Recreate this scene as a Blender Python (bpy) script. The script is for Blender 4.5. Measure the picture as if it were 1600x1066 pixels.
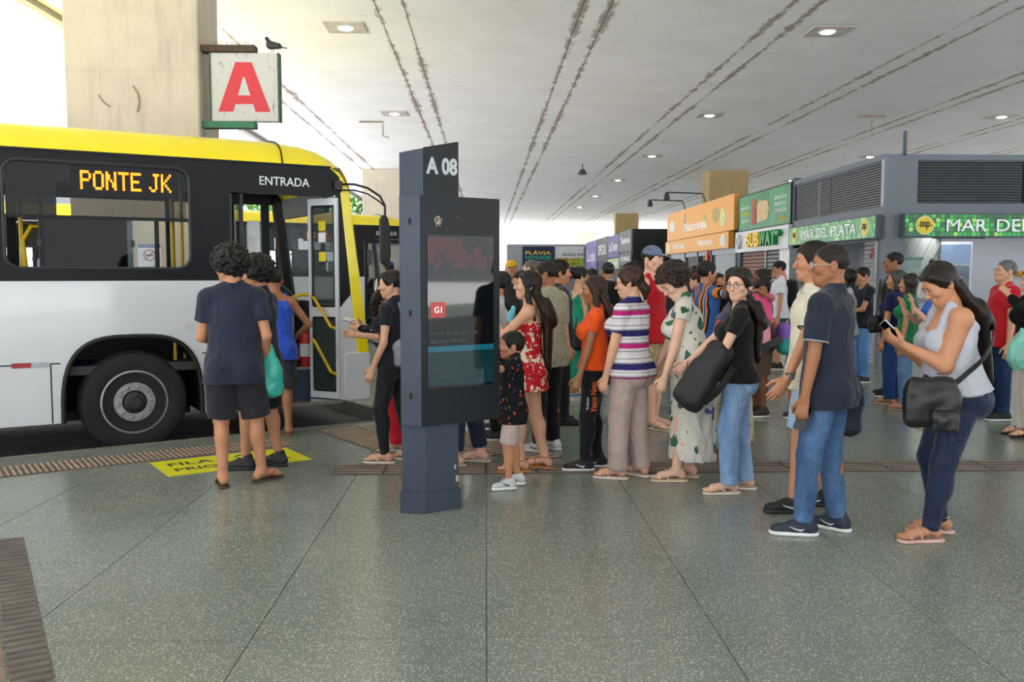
import bpy, bmesh, math, random
import numpy as np
from mathutils import Vector, Matrix
random.seed(7)
for o in list(bpy.data.objects): bpy.data.objects.remove(o)
S = bpy.context.scene
COL = S.collection
R = math.radians
# ---------------------------------------------------------------- camera
cam_d = bpy.data.cameras.new('camera'); cam = bpy.data.objects.new('camera', cam_d); COL.objects.link(cam)
cam.location = (0, 0, 1.55)
cam.rotation_euler = (R(90) - math.atan(105 / 1420), 0, -R(1.65))
cam_d.sensor_width = 36; cam_d.lens = 1420 / 1600 * 36; cam_d.clip_end = 400
S.camera = cam
# ---------------------------------------------------------------- sky, sun, exposure
W = bpy.data.worlds.new('sky'); S.world = W; W.use_nodes = True
bg = W.node_tree.nodes['Background']
bg.inputs[0].default_value = (0.92, 0.965, 1.0, 1); bg.inputs[1].default_value = 1.15
sd = bpy.data.lights.new('sun', 'SUN'); sun = bpy.data.objects.new('sun', sd); COL.objects.link(sun)
sd.energy = 22; sd.angle = R(3); sd.color = (1, .985, .965)
sun.rotation_euler = (R(16), R(-14), 0)
S.view_settings.view_transform = 'Standard'; S.view_settings.look = 'None'
S.view_settings.exposure = 0.75; S.view_settings.gamma = 1; S.view_settings.use_curve_mapping = False
# ---------------------------------------------------------------- materials
def lin(c):
    if isinstance(c, str):
        c = [int(c[i:i+2], 16) / 255 for i in (0, 2, 4)]
    return tuple((x / 12.92 if x <= .04045 else ((x + .055) / 1.055) ** 2.4) for x in c[:3]) + (1,)
class NT:
    def __init__(s, name):
        s.m = bpy.data.materials.new(name); s.m.use_nodes = True; s.t = s.m.node_tree
        s.b = s.t.nodes['Principled BSDF']
    def n(s, typ, **kw):
        nd = s.t.nodes.new(typ)
        for k, v in kw.items():
            if k.startswith('i_'):
                key = k[2:]; key = int(key) if key.isdigit() else key.replace('_', ' ')
                nd.inputs[key].default_value = v
            else: setattr(nd, k, v)
        return nd
    def l(s, a, b): s.t.links.new(a, b)
    def coord(s, scale=(1, 1, 1)):
        c = s.n('ShaderNodeTexCoord'); mp = s.n('ShaderNodeMapping'); mp.inputs['Scale'].default_value = scale
        s.l(c.outputs['Object'], mp.inputs[0]); return mp.outputs[0]
    def noise(s, vec, scale, detail=4, rough=.6):
        nd = s.n('ShaderNodeTexNoise'); nd.inputs['Scale'].default_value = scale; nd.inputs['Detail'].default_value = detail
        nd.inputs['Roughness'].default_value = rough; s.l(vec, nd.inputs['Vector']); return nd.outputs['Fac']
    def ramp(s, fac, stops, interp='LINEAR'):
        r = s.n('ShaderNodeValToRGB'); r.color_ramp.interpolation = interp
        e = r.color_ramp.elements
        while len(e) < len(stops): e.new(.5)
        for el, (p, c) in zip(e, stops): el.position = p; el.color = c if len(c) == 4 else lin(c)
        s.l(fac, r.inputs[0]); return r.outputs[0]
    def mix(s, fac, a, b, blend='MIX'):
        m = s.n('ShaderNodeMix', data_type='RGBA', blend_type=blend)
        for sock, v in ((m.inputs['Factor'], fac), (m.inputs['A'], a), (m.inputs['B'], b)):
            pass
        ins = [m.inputs[0], m.inputs[6], m.inputs[7]]
        for sock, v in zip(ins, (fac, a, b)):
            if hasattr(v, 'is_output'): s.l(v, sock)
            else: sock.default_value = v if not (sock is ins[0]) else float(v)
        return m.outputs[2]
    def math(s, op, a, b=0.0):
        m = s.n('ShaderNodeMath', operation=op)
        for sock, v in zip(m.inputs[:2], (a, b)):
            if hasattr(v, 'is_output'): s.l(v, sock)
            else: sock.default_value = v
        return m.outputs[0]
    def bump(s, h, strength=.3, dist=.01):
        b = s.n('ShaderNodeBump'); b.inputs['Strength'].default_value = strength; b.inputs['Distance'].default_value = dist
        s.l(h, b.inputs['Height']); s.l(b.outputs[0], s.b.inputs['Normal'])
    def col(s, v): s.l(v, s.b.inputs['Base Color'])
    def set(s, **kw):
        for k, v in kw.items(): s.b.inputs[k.replace('_', ' ')].default_value = v
MATS = {}
def M(color, rough=.5, metal=0., var=.12, scale=6., bump=0., bscale=40., spec=.5, alpha=1., emit=0., trans=0., coat=0., stretch=(1, 1, 1)):
    key = (color if isinstance(color, str) else tuple(color), rough, metal, var, scale, bump, bscale, spec, alpha, emit, trans, coat, stretch)
    if key in MATS: return MATS[key]
    t = NT('mat_' + (color if isinstance(color, str) else 'c') + '_%d' % len(MATS))
    v = t.coord(stretch)
    f = t.noise(v, scale)
    c = lin(color)
    lo = tuple(x * (1 - var) for x in c[:3]) + (1,); hi = tuple(min(1, x * (1 + var)) for x in c[:3]) + (1,)
    t.col(t.ramp(f, [(.3, lo), (.7, hi)]))
    t.set(Roughness=rough, Metallic=metal, Specular_IOR_Level=spec)
    if alpha < 1: t.set(Alpha=alpha)
    if trans: t.set(Transmission_Weight=trans)
    if coat: t.set(Coat_Weight=coat, Coat_Roughness=.05)
    if emit: t.set(Emission_Color=c, Emission_Strength=emit)
    if bump: t.bump(t.noise(v, bscale, 3), bump)
    MATS[key] = t.m; return t.m
def glass(tint, alpha, rough=.03):
    k = ('glass', tint, alpha)
    if k in MATS: return MATS[k]
    t = NT('glass_' + tint); t.set(Base_Color=lin(tint), Roughness=rough, Alpha=alpha, Specular_IOR_Level=.3)
    f = t.noise(t.coord(), 3.); t.col(t.ramp(f, [(.3, lin(tint)), (.7, tuple(x * 1.15 for x in lin(tint)[:3]) + (1,))]))
    MATS[k] = t.m; return t.m
# ---------------------------------------------------------------- mesh helpers
def link(name, me, mat=None, parent=None, loc=None):
    o = bpy.data.objects.new(name, me); COL.objects.link(o)
    if mat is not None and me is not None and not me.materials: me.materials.append(mat)
    if parent: o.parent = parent
    if loc is not None: o.location = loc
    return o
def tag(o, label=None, cat=None, group=None, kind=None):
    if label: o['label'] = label
    if cat: o['category'] = cat
    if group: o['group'] = group
    if kind: o['kind'] = kind
    return o
def empty(name, loc=(0, 0, 0), rz=0, label=None, cat=None, group=None, kind=None):
    o = bpy.data.objects.new(name, None); COL.objects.link(o); o.location = loc; o.rotation_euler = (0, 0, rz)
    o.empty_display_size = .1
    return tag(o, label, cat, group, kind)
def copy_tree(o, parent=None):
    c = o.copy(); COL.objects.link(c); c.parent = parent
    for ch in o.children: copy_tree(ch, c)
    return c
class MB:
    def __init__(s): s.v = []; s.f = []
    def add(s, vs, fs):
        b = len(s.v); s.v += [tuple(x) for x in vs]; s.f += [tuple(i + b for i in f) for f in fs]; return s
    def box(s, x0, x1, y0, y1, z0, z1):
        vs = [(x, y, z) for x in (x0, x1) for y in (y0, y1) for z in (z0, z1)]
        return s.add(vs, [(0, 1, 3, 2), (4, 6, 7, 5), (0, 4, 5, 1), (2, 3, 7, 6), (0, 2, 6, 4), (1, 5, 7, 3)])
    def cbox(s, c, d): return s.box(c[0]-d[0]/2, c[0]+d[0]/2, c[1]-d[1]/2, c[1]+d[1]/2, c[2]-d[2]/2, c[2]+d[2]/2)
    def prism(s, pts, fn, t0, t1):
        """pts 2D outline, fn(a,b,t)->xyz"""
        n = len(pts)
        vs = [fn(a, b, t0) for a, b in pts] + [fn(a, b, t1) for a, b in pts]
        fs = [tuple(range(n))[::-1], tuple(range(n, 2 * n))] + [(i, (i + 1) % n, n + (i + 1) % n, n + i) for i in range(n)]
        return s.add(vs, fs)
    def tube(s, path, r, seg=8, cap=True, closed=False):
        P = [Vector(p) for p in path]; n = len(P); rr = r if isinstance(r, (list, tuple)) else [r] * n
        prev = None; vs = []
        for i in range(n):
            a = P[(i - 1) % n] if (i or closed) else P[i]; b = P[(i + 1) % n] if (i < n - 1 or closed) else P[i]
            t = (b - a).normalized()
            if prev is None:
                ref = Vector((0, 0, 1)) if abs(t.z) < .9 else Vector((1, 0, 0)); x = t.cross(ref).normalized()
            else: x = (prev - t * prev.dot(t)).normalized()
            prev = x; y = t.cross(x)
            vs += [P[i] + (x * math.cos(2*math.pi*k/seg) + y * math.sin(2*math.pi*k/seg)) * rr[i] for k in range(seg)]
        fs = []
        for i in range(n if closed else n - 1):
            j = (i + 1) % n
            fs += [(i*seg+k, i*seg+(k+1) % seg, j*seg+(k+1) % seg, j*seg+k) for k in range(seg)]
        if cap and not closed: fs += [tuple(range(seg))[::-1], tuple((n-1)*seg+k for k in range(seg))]
        return s.add(vs, fs)
    def lathe(s, prof, fn, seg=32):
        """prof [(r,h)], fn(x,y,h)->xyz"""
        n = len(prof)
        vs = [fn(r*math.cos(2*math.pi*k/seg), r*math.sin(2*math.pi*k/seg), h) for r, h in prof for k in range(seg)]
        fs = [(i*seg+k, i*seg+(k+1) % seg, (i+1)*seg+(k+1) % seg, (i+1)*seg+k) for i in range(n-1) for k in range(seg)]
        fs += [tuple(range(seg))[::-1], tuple((n-1)*seg+k for k in range(seg))]
        return s.add(vs, fs)
    def mesh(s, name, smooth=False):
        me = bpy.data.meshes.new(name); me.from_pydata(s.v, [], s.f)
        bm = bmesh.new(); bm.from_mesh(me); bmesh.ops.recalc_face_normals(bm, faces=bm.faces); bm.to_mesh(me); bm.free()
        if smooth:
            me.polygons.foreach_set('use_smooth', [True] * len(me.polygons))
            me.set_sharp_from_angle(angle=R(40))
        return me
    def build(s, name, mat, parent=None, smooth=False, bevel=0., loc=None):
        o = link(name, s.mesh(name, smooth), mat, parent, loc)
        if bevel:
            md = o.modifiers.new('bevel', 'BEVEL'); md.width = bevel; md.segments = 2; md.limit_method = 'ANGLE'
        return o
def text(name, s, mat, parent, o, xd, ud, height=None, width=None, ext=.002, bold=0., align='CENTER', space=1.0):
    """flat lettering: o = centre (or left) of the line, xd reading direction, ud up"""
    cu = bpy.data.curves.new(name, 'FONT'); cu.body = s; cu.align_x = 'LEFT'; cu.extrude = ext; cu.offset = bold; cu.size = 1; cu.space_character = space
    cu.resolution_u = 3
    ob = bpy.data.objects.new(name, cu); COL.objects.link(ob)
    dg = bpy.context.evaluated_depsgraph_get(); me = bpy.data.meshes.new_from_object(ob.evaluated_get(dg))
    bpy.data.objects.remove(ob); bpy.data.curves.remove(cu)
    n = len(me.vertices); a = np.empty(n * 3, np.float32); me.vertices.foreach_get('co', a); a = a.reshape(-1, 3)
    mn, mx = a.min(0), a.max(0); w, h = mx[0]-mn[0], mx[1]-mn[1]
    sy = height / h if height else width / w; sx = width / w if width else sy
    a[:, 0] = (a[:, 0] - mn[0]) * sx - (width or w * sx) * (.5 if align == 'CENTER' else 0); a[:, 1] = (a[:, 1] - mn[1]) * sy - h * sy / 2
    xd = np.array(Vector(xd).normalized()); ud = np.array(Vector(ud).normalized()); nd = np.cross(xd, ud)
    p = np.array(o)[None] + a[:, :1] * xd + a[:, 1:2] * ud + a[:, 2:] * nd
    me.vertices.foreach_set('co', p.astype(np.float32).ravel()); me.update()
    me.materials.clear(); me.name = name
    return link(name, me, mat, parent)
def clip_poly(poly, p, nrm):
    """keep the side where (q-p).nrm <= 0"""
    out = []
    for i in range(len(poly)):
        a, b = poly[i], poly[(i + 1) % len(poly)]
        da = (a[0]-p[0])*nrm[0] + (a[1]-p[1])*nrm[1]; db = (b[0]-p[0])*nrm[0] + (b[1]-p[1])*nrm[1]
        if da <= 0: out.append(a)
        if (da < 0 < db) or (db < 0 < da):
            t = da / (da - db); out.append((a[0]+(b[0]-a[0])*t, a[1]+(b[1]-a[1])*t))
    return out
# ================================================================ SETTING
CZ = 6.75                                   # ceiling height
ROAD = -.14
E1 = (.843, .538); E2 = (.538, -.843)       # along the kerb / from the kerb towards the platform
G0 = (-2.767, 8.546)
CORN = [(G0[0] + 2.25*E1[0] + k*(-.25), G0[1] + 2.25*E1[1] + k*11.75) for k in range(-1, 6)]   # inner bay corners
def mat_terrazzo():
    t = NT('terrazzo'); v = t.coord()
    vo = t.n('ShaderNodeTexVoronoi'); vo.inputs['Scale'].default_value = 95; t.l(v, vo.inputs['Vector'])
    vc = t.n('ShaderNodeTexWhiteNoise'); t.l(vo.outputs['Position'], vc.inputs['Vector'])
    big = t.math('GREATER_THAN', vc.outputs['Value'], .42)
    chip = t.math('MULTIPLY', t.math('LESS_THAN', vo.outputs['Distance'], .36), big)
    base = t.ramp(t.noise(v, .8, 6, .65), [(.28, '6d756e'), (.5, '7c857c'), (.75, '858a80')])
    fine = t.ramp(t.noise(v, 160, 2), [(.3, '555b56'), (.7, '8c928a')])
    base = t.mix(.35, base, fine)
    dirt = t.ramp(t.noise(v, 2.3, 8, .75), [(.5, (0, 0, 0, 1)), (.85, (1, 1, 1, 1))])
    base = t.mix(t.math('MULTIPLY', dirt, .18), base, lin('4e4a40'))
    t.col(t.mix(t.math('MULTIPLY', chip, .85), base, lin('c3c5b8')))
    t.l(t.ramp(t.noise(v, .9, 3, .5), [(.2, (.17, .17, .17, 1)), (.8, (.29, .29, .29, 1))]), t.b.inputs['Roughness'])
    t.set(Specular_IOR_Level=.55)
    return t.m
def mat_ceiling():
    t = NT('ceiling_paint'); v = t.coord()
    sx = t.n('ShaderNodeSeparateXYZ'); t.l(v, sx.inputs[0])
    def near(c):
        a = t.math('ADD', sx.outputs[0], 5.87 + 4.02 * 5 + 2.01 - c)
        return t.math('ABSOLUTE', t.math('SUBTRACT', t.math('MODULO', a, 4.02), 2.01))
    d = t.math('MINIMUM', near(.275), near(-.275))
    st = t.coord((2.2, .9, 1))
    nz = t.noise(st, 3.0, 8, .8)
    w = t.math('MULTIPLY', t.math('SUBTRACT', t.math('MULTIPLY', nz, t.math('ADD', t.noise(t.coord((.3, .35, 1)), 1.0, 2), .5)), .47), .62)
    rust = t.math('LESS_THAN', d, w)
    soft = t.ramp(t.math('SUBTRACT', d, w), [(.0, (1, 1, 1, 1)), (.06, (0, 0, 0, 1))])
    base = t.ramp(t.noise(v, .7, 6, .7), [(.3, 'dedcd9'), (.7, 'ebeae8')])
    streak = t.noise(t.coord((.5, 6, 1)), 2.2, 5, .7)
    base = t.mix(t.ramp(streak, [(.55, (0, 0, 0, 1)), (.8, (.25, .25, .25, 1))]), base, lin('a8a49d'))
    spot = t.ramp(t.noise(t.coord((1, 2.2, 1)), 3.1, 3, .5), [(.73, (0, 0, 0, 1)), (.77, (.6, .6, .6, 1))])
    base = t.mix(spot, base, lin('94877a'))
    t.col(t.mix(t.math('MULTIPLY', soft, .75), base, lin('7c6652')))
    t.set(Roughness=.85); return t.m
def mat_concrete(a, b, name):
    t = NT(name); v = t.coord()
    c = t.ramp(t.noise(v, 1.4, 8, .65), [(.3, a), (.7, b)])
    c = t.mix(t.ramp(t.noise(t.coord((3, 3, .35)), 2.5, 6, .7), [(.5, (0, 0, 0, 1)), (.75, (.5, .5, .5, 1))]), c, lin('8a8274'))
    sx = t.n('ShaderNodeSeparateXYZ'); t.l(v, sx.inputs[0])
    band = t.ramp(t.math('FRACT', t.math('MULTIPLY', sx.outputs[2], .9)), [(.0, (.35, .35, .35, 1)), (.02, (0, 0, 0, 1))])
    c = t.mix(band, c, lin('968c7c'))
    t.col(c); t.set(Roughness=.9); t.bump(t.noise(v, 30, 6), .25, .01); return t.m
TERR = mat_terrazzo(); CEIL = mat_ceiling()
ASPH = M('56565a', .85, var=.25, scale=3, bump=.4, bscale=120)
PALE = M('cfd0d2', .9, var=.12, scale=1.2)
JOINT = M('74776f', .9); KERB = M('77756c', .8, var=.25, scale=9, bump=.3)
def above(P, k): c = CORN[k]; return (P[0]-c[0])*(-E2[0]) + (P[1]-c[1])*(-E2[1])
def area(p): return abs(sum(p[i][0]*p[(i+1) % len(p)][1] - p[(i+1) % len(p)][0]*p[i][1] for i in range(len(p)))) / 2
def platform_clip(poly):
    pcs = [poly]
    for c in CORN:
        new = []
        for p in pcs:
            a = clip_poly(p, c, (-E2[0], -E2[1])); b = clip_poly(p, c, E2)
            if len(b) >= 3: b = clip_poly(b, c, (-E1[0], -E1[1]))
            A = area(a) if len(a) > 2 else 0; B = area(b) if len(b) > 2 else 0
            if A + B > area(p) - 1e-6: new.append(p)
            else:
                if A > 1e-5: new.append(a)
                if B > 1e-5: new.append(b)
        pcs = new
    return pcs
# ground outside and the bus lanes
MB().box(-150, 160, -110, 220, ROAD - .3, ROAD - .02).build('ground', PALE)['kind'] = 'structure'
MB().box(-14, 30, -20, 100, ROAD - .02, ROAD).build('bus_lane', ASPH)['kind'] = 'structure'
# platform slab below the floor panels
fl = MB()
for p in platform_clip([(-12, -12), (40, -12), (40, 90), (-12, 90)]):
    fl.prism(p, lambda a, b, t: (a, b, t), ROAD + .001, -.007)
floor = fl.build('floor', JOINT); tag(floor, kind='structure')
g = .0025
cells = [(x, x + 1.0, 1.66 + j*1.06, 2.72 + j*1.06) for x in range(-7, 9) for j in range(10)]
for x0 in (-12, -7, -2, 3, 8, 13, 18, 23, 28, 33):
    for j in range(16):
        cells.append((x0, x0 + 5, 12.26 + j*5, 17.26 + j*5))
for j in range(3):
    for x0 in (-12, -7, -2, 3): cells.append((x0, x0 + 5 if x0 < 3 else 9, -12 + j*4.55, -7.45 + j*4.55))
for x0 in (9, 14, 19, 24, 29):
    for j in range(4): cells.append((x0, x0 + 5, -12 + j*6.06, -5.94 + j*6.06))
cells.append((-12, -7, 1.66, 12.26))
for (x0, x1, y0, y1) in cells:
    mb = MB()
    for p in platform_clip([(x0+g, y0+g), (x1-g, y0+g), (x1-g, y1-g), (x0+g, y1-g)]):
        mb.prism(p, lambda a, b, t: (a, b, t), -.0068, 0)
    if mb.v: mb.build('floor_panel', TERR, floor)
# kerb edge
for k, c in enumerate(CORN):
    mb = MB()
    L, Mv = 6.10, 10.04
    def seg(a, b, w):
        d = Vector((b[0]-a[0], b[1]-a[1])).normalized(); nn = Vector((d.y, -d.x))
        pts = [(a[0]-nn.x*.006, a[1]-nn.y*.006), (b[0]-nn.x*.006, b[1]-nn.y*.006), (b[0]+nn.x*w, b[1]+nn.y*w), (a[0]+nn.x*w, a[1]+nn.y*w)]
        mb.prism(pts, lambda p, q, t: (p, q, t), ROAD + .0005, .004)
    seg((c[0]-L*E1[0], c[1]-L*E1[1]), c, .05); seg(c, (c[0]-Mv*E2[0], c[1]-Mv*E2[1]), .05)
    tag(mb.build('trim_%d' % (k+1), KERB), kind='structure')
# tactile paving ------------------------------------------------------
TAC = M('a08c7c', .65, var=.22, scale=5, bump=.2); TACD = M('7d6f66', .7, var=.25, scale=4, bump=.2)
TACB = M('594f47', .8, var=.25, scale=6, bump=.2)  # darker tile base: shade between the ridges put into the colour
def tile_mesh(kind, w=.4, d=.4):
    mb = MB().box(-w/2+.002, w/2-.002, -d/2+.002, d/2-.002, 0, .006)
    if kind == 'bar':
        n = 4
        for i in range(n):
            y = -d/2 + (i+.5)*d/n; a = .022
            mb.prism([(y-a, .006), (y+a, .006), (y+a*.6, .012), (y-a*.6, .012)], lambda p, q, t: (t, p, q), -w/2+.012, w/2-.012)
    else:
        nx, ny = 9, 6
        for i in range(nx):
            for j in range(ny):
                x = -w/2 + (i+.5)*w/nx; y = -d/2 + (j+.5)*d/ny; a, b = .012, .020
                vs = [(x-a, y-b, .006), (x+a, y-b, .006), (x+a, y+b, .006), (x-a, y+b, .006), (x-a*.5, y-b*.6, .013), (x+a*.5, y-b*.6, .013), (x+a*.5, y+b*.6, .013), (x-a*.5, y+b*.6, .013)]
                mb.add(vs, [(4, 5, 6, 7), (0, 1, 5, 4), (1, 2, 6, 5), (2, 3, 7, 6), (3, 0, 4, 7)])
    me = mb.mesh('tactile_tile_' + kind); me.materials.append(TACB); me.polygons.foreach_set('material_index', [0 if max(me.vertices[i].co.z for i in p.vertices) < .0065 else 1 for p in me.polygons]); return me
tm_bar, tm_dome = tile_mesh('bar'), tile_mesh('dome'); tm_bar.materials.append(TACD); tm_dome.materials.append(TAC)
tm_sq = tile_mesh('bar', .4, .4); tm_sq.materials.append(TAC)
RZ = math.atan2(E1[1], E1[0])
s1 = empty('tactile_strip', (G0[0], G0[1], 0), 0, 'brown warning tile strip with raised studs along the bus kerb', 'paving')
for i in range(-9, 2):
    o = link('tile', tm_dome, None, s1); o.location = (E1[0]*(i*.4+.05) + E2[0]*.66, E1[1]*(i*.4+.05) + E2[1]*.66, 0); o.rotation_euler = (0, 0, RZ)
s2 = empty('tactile_strip', (0, 7.15, 0), 0, 'brown ribbed guide tile strip running across the hall floor under the queue', 'paving')
for i in range(32):
    o = link('tile', tm_bar, None, s2); o.location = (-1.0 + i*.4, 0, 0)
s3 = empty('tactile_pad', (-1.2, 8.1, 0), 0, 'wide brown ribbed guide tile pad before the bus entrance door', 'paving')
for i in range(3):
    for j in range(6):
        cx = G0[0] + E1[0]*(1.35 + .4*i) + E2[0]*(.46 + .4*j); cy = G0[1] + E1[1]*(1.35 + .4*i) + E2[1]*(.46 + .4*j)
        if cy < 7.6 and (cy < 7.55): continue
        o = link('tile', tm_sq, None, s3); o.location = (cx+1.2, cy-8.1, 0); o.rotation_euler = (0, 0, RZ)
s4 = empty('tactile_strip', (-2.2, 4.3, 0), 0, 'grey brown ribbed metal cover strip in the floor with worn edge', 'paving')
tm_n = tile_mesh('dome', .62, .145); tm_n.materials.append(M('6a625d', .6, var=.25, scale=6, bump=.2))
edge_a, edge_b = Vector((-2.733, 5.338)), Vector((-1.645, 3.403)); ed = (edge_b-edge_a).normalized(); en = Vector((-ed.y, ed.x)); en = en if en.x < 0 else -en
for i in range(9):
    c = edge_a + ed*(.31+.62*i) + en*.075; o = link('tile', tm_n, None, s4); o.location = (c.x+2.2, c.y-4.3, 0); o.rotation_euler = (0, 0, math.atan2(ed.y, ed.x))
    c = edge_a + ed*(.31+.62*i) + en*.27
    mb = MB().box(-.308, .308, -.11, .11, 0, .004); o = mb.build('border_slab', M('857466', .9, var=.3, scale=9, bump=.5), s4); o.location = (c.x+2.2, c.y-4.3, 0); o.rotation_euler = (0, 0, math.atan2(ed.y, ed.x))
# yellow floor sticker
stk = empty('floor_sticker', (-2.15, 7.55, 0), 0, 'yellow priority queue sticker with dark lettering on the floor', 'sticker')
sa = Vector((-2.693, 7.493, 0)); sx = Vector((E1[0], E1[1], 0)); sy = Vector((-E2[0], -E2[1], 0))
sw, sh = 1.16, .62; so = Vector((-2.43, 6.93, 0)) - Vector((-2.15, 7.55, 0))
YEL = M('d9d800', .5, var=.1, scale=9)
mb = MB(); q = [so, so+sx*sw, so+sx*sw+sy*sh, so+sy*sh]
mb.add([tuple(p+Vector((0, 0, .001))) for p in q] + [tuple(p+Vector((0, 0, .0025))) for p in q], [(0, 1, 2, 3), (4, 5, 6, 7), (0, 1, 5, 4), (1, 2, 6, 5), (2, 3, 7, 6), (3, 0, 4, 7)])
mb.build('panel', YEL, stk)
INK = M('3a3c36', .6)
text('lettering', 'FILA', INK, stk, tuple(so + sx*.10 + sy*.43 + Vector((0, 0, .003))), sx, sy, height=.12, width=.36, bold=.02, align='LEFT', ext=.0005)
text('lettering', 'PRIORITÁRIA', INK, stk, tuple(so + sx*.10 + sy*.22 + Vector((0, 0, .003))), sx, sy, height=.15, width=.94, bold=.02, align='LEFT', ext=.0005)
mb = MB(); c = so + sx*.72 + sy*.44
mb.tube([tuple(c + sx*(.07*math.cos(a)) + sy*(.06*math.sin(a)) + Vector((0, 0, .003))) for a in [i*2*math.pi/14 for i in range(14)]], .006, 5, closed=True)
mb.build('emblem', INK, stk)
# ceiling --------------------------------------------------------------
cb = MB().box(-8.4, 40, -8, 100, CZ + .06, CZ + .3).build('ceiling', M('3a3632', .9)); tag(cb, kind='structure')
bx = [-8.55]
for k in range(12): c = -5.87 + 4.02*k; bx += [c - .275, c + .275]
bx.append(40)
ys = [-8, 4.6, 25.2, 45.9, 66.5, 87, 100]
for i in range(len(bx)-1):
    for j in range(len(ys)-1):
        gx = .008
        MB().box(bx[i]+gx, bx[i+1]-gx, ys[j]+.008, ys[j+1]-.008, CZ, CZ + .1).build('ceiling_panel', CEIL, cb)
MB().box(-8.75, -8.55, -8, 100, CZ - .12, CZ + .5).build('trim_20', M('8b857c', .9))['kind'] = 'structure'
# columns ---------------------------------------------------------------
CONC = mat_concrete('b2a896', 'c2b8a6', 'column_concrete'); CONB = mat_concrete('9a8459', 'ab9469', 'column_ochre')
def column(x0, x1, y0, y1, mat, label):
    r = empty('column', ((x0+x1)/2, (y0+y1)/2, ROAD), 0, label, 'column')
    a, b = (x1-x0)/2, (y1-y0)/2
    mb = MB(); t = 1.05
    vs = [(sx*a*(t if z else 1), sy*b*(t if z else 1), z) for z in (0, CZ-ROAD) for sx, sy in ((-1, -1), (1, -1), (1, 1), (-1, 1))]
    mb.add(vs, [(0, 1, 2, 3), (4, 5, 6, 7), (0, 1, 5, 4), (1, 2, 6, 5), (2, 3, 7, 6), (3, 0, 4, 7)])
    mb.build('shaft', mat, r, bevel=.03); return r
c1 = column(-5.69, -3.93, 12.75, 13.65, CONC, 'broad concrete column carrying the red letter sign')
mb = MB()
for pts in ([(-.45, 3.98), (-.4, 3.9), (-.36, 3.86), (-.3, 3.82)], [(.02, 4.1), (.08, 4.0), (.1, 3.9), (.07, 3.75)]):
    mb.tube([(x, -.475, z + .14) for x, z in pts], .008, 5)
mb.build('crack', M('7d7160', .9), c1)
column(-6.1, -4.2, 45.9, 46.9, CONC, 'concrete column beyond the second bus at the ceiling edge')
column(11.3, 13.2, 45.9, 47.4, CONB, 'ochre concrete column rising behind the orange juice shop')
column(11.3, 13.2, 78.9, 80, CONB, 'ochre column far off behind the black tapioca kiosk')
column(11.3, 13.2, 111, 112, CONB, 'ochre column farthest off, behind the purple signs')
column(-6.1, -4.2, 78.9, 80, CONC, 'concrete column far off at the open ceiling edge')
# ceiling lamps
LAMP = M('ffffff', .4, emit=14); PLATE = M('b4aca2', .7, var=.25, scale=5)
def lamp(x, y, lab):
    r = empty('ceiling_light', (x, y, CZ), 0, lab, 'light', 'square ceiling lights')
    MB().box(-.42, .42, -.42, .42, -.02, 0).build('frame', PLATE, r, bevel=.005)
    MB().lathe([(.12, -.045), (.15, -.03), (.15, -.018)], lambda a, b, h: (a, b, h), 16).build('lamp', LAMP, r)
for x, nm in ((-2.95, 'row beside the bus bays'), (7.35, 'row above the shop fronts'), (17.1, 'row deep over the shops')):
    for k in range(6):
        lamp(x, 19.75 + 10.35*k, 'square ceiling downlight in the ' + nm)
PIPE = M('8a7f70', .7)
r = empty('hanging_pipe', (12.7, 30.0, CZ), 0, 'rusty T shaped pipe stub hanging from the ceiling', 'pipe')
MB().box(-.45, .45, -.04, .04, -.06, 0).build('bar', PIPE, r); MB().tube([(0, 0, -.02), (0, 0, -.55)], .03).build('stem', PIPE, r)
r = empty('hanging_pipe', (-3.0, 31.6, CZ), 0, 'small bent pipe stub hanging from the ceiling beside a lamp', 'pipe')
MB().tube([(-1.3, 0, -.03), (-.5, 0, -.03), (-.5, 0, -.5), (-.3, 0, -.55)], .03).build('stem', PIPE, r)
r = empty('ceiling_speaker', (4.6, 43.5, CZ), 0, 'small black speaker hanging from the ceiling', 'speaker')
MB().tube([(0, 0, 0), (0, 0, -.25)], .025).build('stem', INK, r); MB().lathe([(.1, -.25), (.22, -.45), (.22, -.5)], lambda a, b, h: (a, b, h), 12).build('horn', INK, r)
# letter sign -----------------------------------------------------------
def mat_rusty():
    t = NT('rusty_enamel'); v = t.coord()
    a = t.ramp(t.noise(t.coord((9, 9, 2.5)), 2.6, 10, .8), [(.57, (0, 0, 0, 1)), (.63, (1, 1, 1, 1))])
    t.col(t.mix(a, lin('bcbdb9'), lin('6d5640'))); t.set(Roughness=.55); return t.m
def mat_rustyred():
    t = NT('rusty_red'); a = t.ramp(t.noise(t.coord((9, 9, 2.5)), 2.6, 10, .8), [(.60, (0, 0, 0, 1)), (.66, (1, 1, 1, 1))])
    t.col(t.mix(a, lin('c42a36'), lin('b9a596'))); t.set(Roughness=.5); return t.m
sg = empty('letter_sign', (-3.98, 12.9, 3.65), 0, 'white enamel sign with big red letter A on the concrete column', 'sign')
MB().box(.2, 1.13, -.06, .06, 0, .93).build('panel', mat_rusty(), sg, bevel=.012)
RUST = M('4a3b30', .85, var=.4, scale=20, bump=.4); GRN = M('2c6b49', .6, var=.2)
for a in ((.19, .21, 0, .93), (1.12, 1.145, 0, .93)): MB().box(a[0], a[1], -.07, .07, a[2], a[3]).build('edge_frame', M('2f4f3d', .6, var=.3, scale=12), sg)
MB().box(-.03, .82, -.09, .09, .94, 1.03).build('top_bracket', RUST, sg)
MB().box(-.03, .80, -.09, .09, -.09, -.005).build('bottom_bracket', GRN, sg)
mb = MB()
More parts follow.
